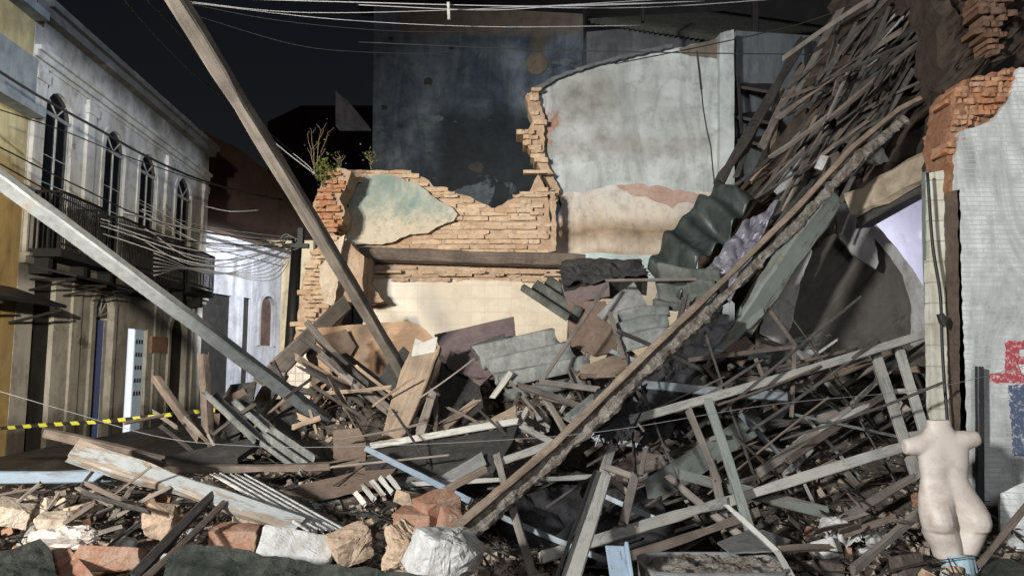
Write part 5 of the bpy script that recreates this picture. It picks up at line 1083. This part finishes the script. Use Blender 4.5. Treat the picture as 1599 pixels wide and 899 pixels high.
lumps(45, [(300, 0), (760, 0)], (3.9, 5.2), (.025, .07), ['mortar', 'brick_loose', 'plaster_chunk', 'brick_loose'], 'small masonry lump around the big white boulder', 'lumps around the white boulder', seed=22)
lumps(60, [(1150, 0), (1500, 0)], (4.3, 5.4), (.02, .07), ['mortar', 'brick_loose', 'plaster_chunk', 'earth', 'earth'], 'small masonry lump on the ground before the mannequin', 'lumps before the mannequin', seed=23)
lumps(70, [(-60, 0), (760, 0)], (3.9, 5.0), (.015, .038), ['mortar', 'brick_loose', 'plaster_chunk', 'brick_loose', 'plaster_cream', 'brick_red'], 'small shard of brick or plaster between the foreground blocks', 'small shards in the foreground', name='rubble_shard', seed=25)
def grit(name, label, zone, n, sr, mat, seed):
    rg = random.Random(seed); mb = MB()
    for _ in range(n):
        x = rg.uniform(zone[0], zone[1]); y = rg.uniform(zone[2], zone[3]); s = rg.uniform(*sr) * rg.choice((.5, .7, 1, 1.5))
        c = Vector((x, y, hz(x, y) + s * .3))
        an = Matrix.Rotation(rg.uniform(0, 6), 3, Vector((rg.uniform(-1, 1), rg.uniform(-1, 1), 1)).normalized())
        hs = (s, s * rg.uniform(.4, .9), s * rg.uniform(.3, .6)); vs = []
        for dx in (-1, 1):
            for dy in (-1, 1):
                for dz in (-1, 1): vs.append(c + an @ Vector((dx * hs[0] * rg.uniform(.6, 1), dy * hs[1] * rg.uniform(.6, 1), dz * hs[2] * rg.uniform(.6, 1))))
        mb.add(vs, [(0, 1, 3, 2), (4, 6, 7, 5), (0, 4, 5, 1), (2, 3, 7, 6), (0, 2, 6, 4), (1, 5, 7, 3)])
    return tag(mb.build(name, mat), label, 'rubble', kind='stuff')
grit('fine_rubble', 'small brown and cream fragments strewn over the whole heap', (-4.5, 5.5, 3.2, 10.6), 9000, (.008, .035), M['rubble'], 31)
grit('fine_rubble', 'crushed plaster and brick crumbs between the foreground lumps', (-3.4, 3.2, 3.2, 5.4), 11000, (.006, .022), M['rubble'], 32)
rg = random.Random(5); mb = MB()
for _ in range(2600):
    x = rg.uniform(-4.2, 5); y = rg.uniform(3.6, 9.5); z = hz(x, y) + rg.uniform(.0, .10); a = rg.uniform(0, 3.14); L = rg.uniform(.05, .22); d = Vector((math.cos(a), math.sin(a), rg.uniform(-.4, .5))) * L
    c = Vector((x, y, z)); mb.bar(c - d, c + d, rg.uniform(.005, .018), rg.uniform(.003, .01))
tag(mb.build('splinters', M['wood_dark']), 'countless fine wood splinters strewn over the heap', 'splinters', kind='stuff')

# ------------------------------------------------------------------ mannequin
YM = 4.66; u = YM / F
def C(x, y): return P(x, y, YM)
def oring(c, hw, db, df, tilt=0, n=28, bumps=()):
    ring = []
    for k in range(n):
        a = 2 * math.pi * k / n; ca, sa = math.cos(a), math.sin(a)      # sa < 0: the back, to the viewer
        d = db if sa < 0 else df
        e = 2.3; m = (abs(ca) ** e + abs(sa) ** e) ** (-1 / e)
        x, y = ca * m * hw, sa * m * d
        for (ba, bw_, bh) in bumps:
            g = math.exp(-((math.atan2(math.sin(a - ba), math.cos(a - ba))) / bw_) ** 2) * bh; x += ca * g * .5; y += sa * g
        ring.append(c + Vector((x, y, x * tilt)))
    return ring
mb = MB(); bk = -math.pi / 2
T = [ # x centre, y, half width px, back m, front m, groove, buttock
 (1465, 655, 17.5, .048, .048, 0, 0), (1466, 666, 18.5, .048, .048, 0, 0), (1467, 676, 26, .050, .052, 0, 0), (1468, 684, 38, .055, .055, 0, 0), (1470, 694, 40, .062, .065, -.003, 0), (1472, 706, 39, .066, .08, -.006, 0),
 (1474, 720, 37, .066, .09, -.009, 0), (1474, 734, 35.5, .064, .09, -.011, 0), (1475, 746, 34.5, .060, .085, -.012, 0), (1477, 757, 38.5, .062, .08, -.010, 0), (1480, 770, 43, .070, .08, -.008, .002), (1485, 786, 49, .078, .08, -.030, .022),
 (1489, 800, 52, .080, .08, -.065, .046), (1491, 814, 51.5, .080, .078, -.095, .060), (1492, 825, 49.5, .072, .075, -.10, .054), (1492, 832, 45.5, .056, .07, -.07, .030), (1492, 841, 40, .046, .06, -.05, .008)]
rings = []
for (x, y, hw, db, df, gr, bt) in T:
    bumps = [(bk, .30 if y < 780 else .17, gr)]
    if bt: bumps += [(bk - .62, .42, bt), (bk + .62, .42, bt)]
    rings.append(oring(C(x, y), hw * u, db, df, 0, 40, bumps))
mb.loft(rings)
for pts in ([(1468, 698, 24, .045), (1450, 693, 19, .054), (1435, 695, 15.5, .052), (1419, 697, 13, .046), (1411, 697, 11.5, .038)], [(1474, 698, 24, .045), (1492, 690, 18, .054), (1507, 687, 15, .050), (1521, 685, 12.5, .044), (1528, 683.5, 10.5, .034)]):
    rings = []
    for i, (x, y, r, _) in enumerate(pts):
        c = C(x, y); d = (C(*pts[min(i + 1, len(pts) - 1)][:2]) - C(*pts[max(i - 1, 0)][:2])).normalized(); v = d.cross(Vector((0, 1, 0))).normalized()
        rings.append([c + v * math.cos(2 * math.pi * k / 20) * r * u + Vector((0, 1, 0)) * math.sin(2 * math.pi * k / 20) * _ for k in range(20)])
    mb.loft(rings)
for pts in ([(1467, 824, 22), (1469, 832, 24), (1473, 842, 23.5), (1479, 856, 21), (1482, 872, 19)], [(1517, 824, 21), (1517, 832, 22), (1515, 842, 20.5), (1513, 854, 18), (1510, 866, 15)]):
    rings = [[C(x, y) + Vector((0, .012, 0)) + Vector((math.cos(2 * math.pi * k / 20) * r * u, math.sin(2 * math.pi * k / 20) * r * u * 1.12, 0)) for k in range(20)] for x, y, r in pts]
    mb.loft(rings)
man = mb.build('mannequin_tmp', M['plastic'])
bm = bmesh.new(); bm.from_mesh(man.data); bmesh.ops.recalc_face_normals(bm, faces=bm.faces); bm.to_mesh(man.data); bm.free()
md = man.modifiers.new('r', 'REMESH'); md.mode = 'VOXEL'; md.voxel_size = .005; md.use_smooth_shade = True
m2 = man.modifiers.new('s', 'SMOOTH'); m2.factor = .5; m2.iterations = 22
dg = bpy.context.evaluated_depsgraph_get(); me = bpy.data.meshes.new_from_object(man.evaluated_get(dg)); bpy.data.objects.remove(man)
for p in me.polygons: p.use_smooth = True
mq = bpy.data.objects.new('mannequin', me); COL.objects.link(mq); tag(mq, 'headless armless flesh-pink shop mannequin seen from behind beside the tiled pillar', 'mannequin')
rings = []
for j, (y, r) in enumerate(((862, 19), (880, 23), (896, 27), (915, 31), (960, 38))):
    rings.append([C(1489, y) + Vector((0, -.06, 0)) + Vector((math.cos(2 * math.pi * k / 48) * r * u, math.sin(2 * math.pi * k / 48) * r * u, 0)) * (1 + .10 * math.sin(k * .9 + j * .3) * j / 3 + .05 * math.sin(k * 2.3)) for k in range(48)])
mb = MB(); mb.loft(rings); cl = mb.build('blue_cloth', M['cloth_blue'], None, True); tag(cl, 'light blue cloth bunched under the mannequin', 'cloth')
md = slab('plastic_bust', [(1410, 622, 6.6), (1416, 612, 6.6), (1424, 616, 6.6), (1426, 645, 6.6), (1418, 650, 6.6), (1410, 640, 6.6)], .1, M['plastic'], .4, 5); tag(md, 'pale plastic bust fragment in the lit gap behind the ladder', 'mannequin')

# ------------------------------------------------------------------ tape, cables, utility pole
def cable(label, pts, r, mat='cable', name='cable', sag=0, n=18, group=None):
    """hanging wire through photo points (x, y, Y), smoothly joined"""
    Q = [P(*p) for p in pts]; out = []
    if len(Q) == 2:
        for i in range(n + 1):
            f = i / n; out.append(Q[0].lerp(Q[1], f) - Vector((0, 0, sag * 4 * f * (1 - f))))
    else:
        Q2 = [Q[0] * 2 - Q[1]] + Q + [Q[-1] * 2 - Q[-2]]
        for i in range(1, len(Q2) - 2):
            for k in range(7):
                t_ = k / 7; a, b, c, d = Q2[i - 1:i + 3]
                out.append(.5 * ((2 * b) + (c - a) * t_ + (2 * a - 5 * b + 4 * c - d) * t_ ** 2 + (-a + 3 * b - 3 * c + d) * t_ ** 3))
        out.append(Q[-1])
    mb = MB(); mb.tube(out, r, 5); return tag(mb.build(name, M[mat], None, True), label, 'cable', group)
tp = [(-20, 670, 8.4), (70, 663, 8.2), (160, 658, 8.0), (240, 650, 7.7), (300, 643, 7.45), (336, 640, 7.3)]
Q = [P(*p) for p in tp]; out = []
for a, b in zip(Q, Q[1:]):
    for k in range(6): out.append(a.lerp(b, k / 6))
out.append(Q[-1]); vs = []; fs = []
for i, p in enumerate(out):
    tw = .25 * math.sin(i * .5); h = .020; vs += [p + Vector((0, math.sin(tw) * h, math.cos(tw) * h)), p - Vector((0, math.sin(tw) * h, math.cos(tw) * h))]
    vs += [vs[-2] + Vector((0, .0015, 0)), vs[-1] + Vector((0, .0015, 0))]
for i in range(len(out) - 1):
    a = i * 4; fs += [(a, a + 4, a + 5, a + 1), (a + 2, a + 3, a + 7, a + 6), (a, a + 2, a + 6, a + 4), (a + 1, a + 5, a + 7, a + 3)]
tag(link('warning_tape', mesh(vs, fs), M['tape']), 'yellow and black striped warning tape stretched along the street', 'tape')
up_ = empty('utility_pole', P(458, 640, 17)); tag(up_, 'dark utility pole loaded with wires, left of the broken pier', 'utility pole')
mb = MB(); a_, b_ = P(446, 660, 17), P(464, 372, 17); a_.z = 0; mb.tube([a_, a_.lerp(b_, .5), b_], [.16, .14, .12], 12); mb.build('pole', M['steel_dark'], up_, True)
mb = MB()
for k in range(3): mb.tube([P(446 + k * 5, 374 + k * 3, 16.8 - .03 * k) + Vector((math.cos(j * .35) * (.13 + .03 * k), .02 * j * .3, math.sin(j * .35) * .13)) for j in range(19)], .012, 5)
mb.build('coiled_wire', M['cable_grey'], up_, True)
mb = MB(); mb.box(P(462, 384, 16.8), (.3, .06, .05)); mb.box(P(470, 370, 16.8), (.06, .08, .2)); mb.build('bracket', M['steel'], up_)
rg = random.Random(77)
ys = [(345, 372), (352, 374), (358, 376), (366, 378), (372, 379), (380, 381), (388, 384), (396, 386), (404, 380), (410, 388), (376, 376), (362, 372)]
for k, (ya, yb) in enumerate(ys):
    xa = rg.uniform(150, 240); g0 = FA.px(xa, ya - 12 - k * 2)
    p0 = (xa, ya - 18 - k * 3, 11.5 + k * .25); mid = (330 + rg.uniform(-15, 15), ya + rg.uniform(6, 18), 14.2); p1 = (450 + rg.uniform(-8, 10), yb, 16.75)
    cable('grey wire of the sagging bundle running from the left houses to the utility pole', [p0, mid, p1], rg.uniform(.006, .012), 'cable_grey', 'bundle_wire', group='bundle wires')
for k in range(6):
    cable('thin wire looping down from the utility pole toward the far white house', [(458, 385 + k * 3, 16.7), (400 + k * 4, 425 + k * 5 - 12, 15.5), (330 - k * 5, 428 - k * 2, 14.4), (240, 395 + k * 7, 12.5)], .008, 'cable_grey', 'loop_wire', group='loop wires')
cable('thick black cable crossing the white townhouse front', [(-20, 100, 9.8), (60, 150, 10.5), (150, 200, 11.5), (230, 245, 12.7), (310, 280, 14), (380, 300, 15.2), (440, 312, 16.3)], .022)
cable('thin black wire low across the townhouse windows', [(-20, 165, 9.8), (100, 205, 10.8), (200, 245, 12), (330, 290, 14)], .010)
cable('thin black wire across the balconies', [(-20, 220, 9.6), (120, 290, 11), (260, 350, 13), (440, 380, 16.6)], .012)
cable('lower black wire across the balconies', [(-20, 245, 9.6), (120, 320, 11), (260, 372, 13), (445, 386, 16.6)], .012)
cable('short wire between house end and leaning pole', [(320, 322, 16), (360, 330, 16), (405, 328, 16.5)], .014, 'cable_grey')
cable('pale wire slanting to the weeds on the broken pier', [(414, 210, 10.4), (450, 240, 10.3), (492, 272, 10.2)], .008, 'cable_grey')
cable('short pale wire beside the one reaching the weeds', [(458, 240, 10.3), (478, 256, 10.25), (492, 270, 10.2)], .006, 'cable_grey')
cable('overhead black wire from the top edge down behind the leaning pole', [(190, -5, 8), (255, 70, 9), (320, 130, 10), (400, 190, 12)], .010)
cable('second overhead wire crossing the leaning pole', [(225, -5, 8), (300, 75, 9), (380, 170, 10.5), (470, 250, 12)], .010)
tops = [((230, -6), (560, 4), (860, 10), (1100, 2)), ((270, 0), (480, 20), (800, 12), (1120, -6)), ((250, -4), (420, 30), (600, 48), (760, 50)), ((300, 5), (520, 30), (760, 42), (1000, 40)), ((560, 8), (760, 16), (900, 8), (1060, 4)), ((280, -4), (700, 8), (1000, 12), (1300, -8)), ((290, 20), (460, 70), (580, 82), (700, 84))]
for k, q in enumerate(tops):
    cable('%s overhead wire along the top edge of the picture' % ['highest', 'bright upper', 'sagging', 'long middle', 'short bright', 'longest pale', 'lowest thin'][k], [(x, y, 7 + .0008 * x + .12 * k) for x, y in q], .0035 if k not in (0, 4, 5) else .005, 'cable_grey' if k in (0, 1, 3, 4, 5) else 'cable')
cable('thin dark wire stretched across the upper walls', [(560, 66, 8), (850, 78, 8), (1150, 84, 7.6), (1450, 86, 7.2), (1620, 84, 7)], .006)
cable('wire rising to the right across the upper building', [(960, 100, 8), (1100, 72, 8), (1240, 40, 7.8), (1330, 10, 7.6)], .007)
cable('thin pale wire stretched low across the whole heap', [(-20, 605, 4.6), (100, 640, 4.5), (250, 682, 4.4), (390, 696, 4.3), (540, 697, 4.2), (760, 688, 4.1), (950, 672, 4.1), (1200, 632, 4.2), (1450, 606, 4.4), (1620, 566, 4.6)], .0019, 'cable_dull')
cable('black cable hanging down the door jamb', [(1448, 270, 5.5), (1456, 380, 5.5), (1468, 460, 5.5), (1472, 560, 5.48), (1482, 690, 5.45)], .012)
tag(chunk('junction_box', P(1470, 500, 5.47), (.045, .03, .055), M['panel_black'], rough=.03), 'black junction box on the door jamb cable', 'junction box')
rg = random.Random(9)
for k in range(9):
    x = 955 + rg.uniform(-25, 60); y = 660 + rg.uniform(-20, 20)
    cable('loose black wire dangling off the crusted beam middle', [(x, y - 40, 5.3), (x + rg.uniform(-20, 20), y, 5.2), (x + rg.uniform(-40, 40), y + rg.uniform(20, 50), 5.3)], .006, 'cable' if k % 2 else 'cable_grey', 'dangling_wire', group='dangling wires')
tag(beam('insulator', P(700, 4, 7.5), P(701, 30, 7.5), .03, .03, M['plaster_chunk']), 'small white insulator hanging from the top wires', 'insulator')
tag(chunk('pole_bolt', P(358, 126, 4.9), (.022, .02, .02), M['plaster_chunk']), 'pale bolt on the tall leaning pole', 'bolt')

# ------------------------------------------------------------------ plants on the wall
def plant(name, label, base, stems, leafn, spread, lsize, seed, leafmat='leaf', hgt_=.5):
    rg = random.Random(seed); root = empty(name, base); tag(root, label, 'plant'); mb = MB(); tips = []
    for s in range(stems):
        a = rg.uniform(0, 6.3); d = Vector((math.cos(a) * rg.uniform(.05, .4), math.sin(a) * .25, 1)); p = Vector(base) + Vector((rg.uniform(-1, 1) * spread * .3, 0, -.03)); pts = [p.copy()]
        for _ in range(5): p = p + d * hgt_ / 5 + Vector((rg.uniform(-.02, .02), rg.uniform(-.02, .02), 0)); pts.append(p.copy())
        mb.tube(pts, [.008, .007, .006, .005, .004, .003], 5); tips += pts[1:]
        for _ in range(3):
            q = rg.choice(pts[2:]); e = q + Vector((rg.uniform(-.12, .12), rg.uniform(-.08, .08), rg.uniform(.04, .14))); mb.tube([q, q.lerp(e, .5) + Vector((.01, 0, 0)), e], .003, 4); tips.append(e)
    mb.build('stem', M['stem'], root)
    if leafn:
        lb = MB()
        for _ in range(leafn):
            q = rg.choice(tips) + Vector((rg.gauss(0, spread * .3), rg.gauss(0, .06), rg.gauss(0, .04))); d = Vector((rg.uniform(-1, 1), rg.uniform(-1, 1), rg.uniform(-.3, 1))).normalized() * lsize * rg.uniform(.6, 1.3); w = d.cross(Vector((rg.uniform(-1, 1), rg.uniform(-1, 1), rg.uniform(-1, 1)))).normalized() * lsize * .32
            lb.add([q, q + d * .5 + w, q + d, q + d * .5 - w], [(0, 1, 2, 3)])
        lb.build('foliage', M[leafmat], root)
plant('green_shrub', 'small bright green shrub rooted on the broken corner pier', P(506, 288, 10.3), 7, 420, .13, .05, 1, hgt_=.28)
plant('dry_weed', 'tall bare dried weed beside the small green shrub', P(492, 270, 10.3), 4, 24, .12, .03, 2, hgt_=.62)
plant('dry_weed', 'second withered weed on top of the broken pier', P(530, 262, 10.35), 3, 40, .10, .035, 3, hgt_=.16)
plant('green_sprig', 'thin green sprig growing on the brick wall top', P(581, 262, 11), 3, 46, .07, .045, 4, hgt_=.22)
plant('weed_tuft', 'green tuft at the foot of the tiled pier', P(487, 668, 8.6), 4, 60, .08, .05, 6, hgt_=.2)
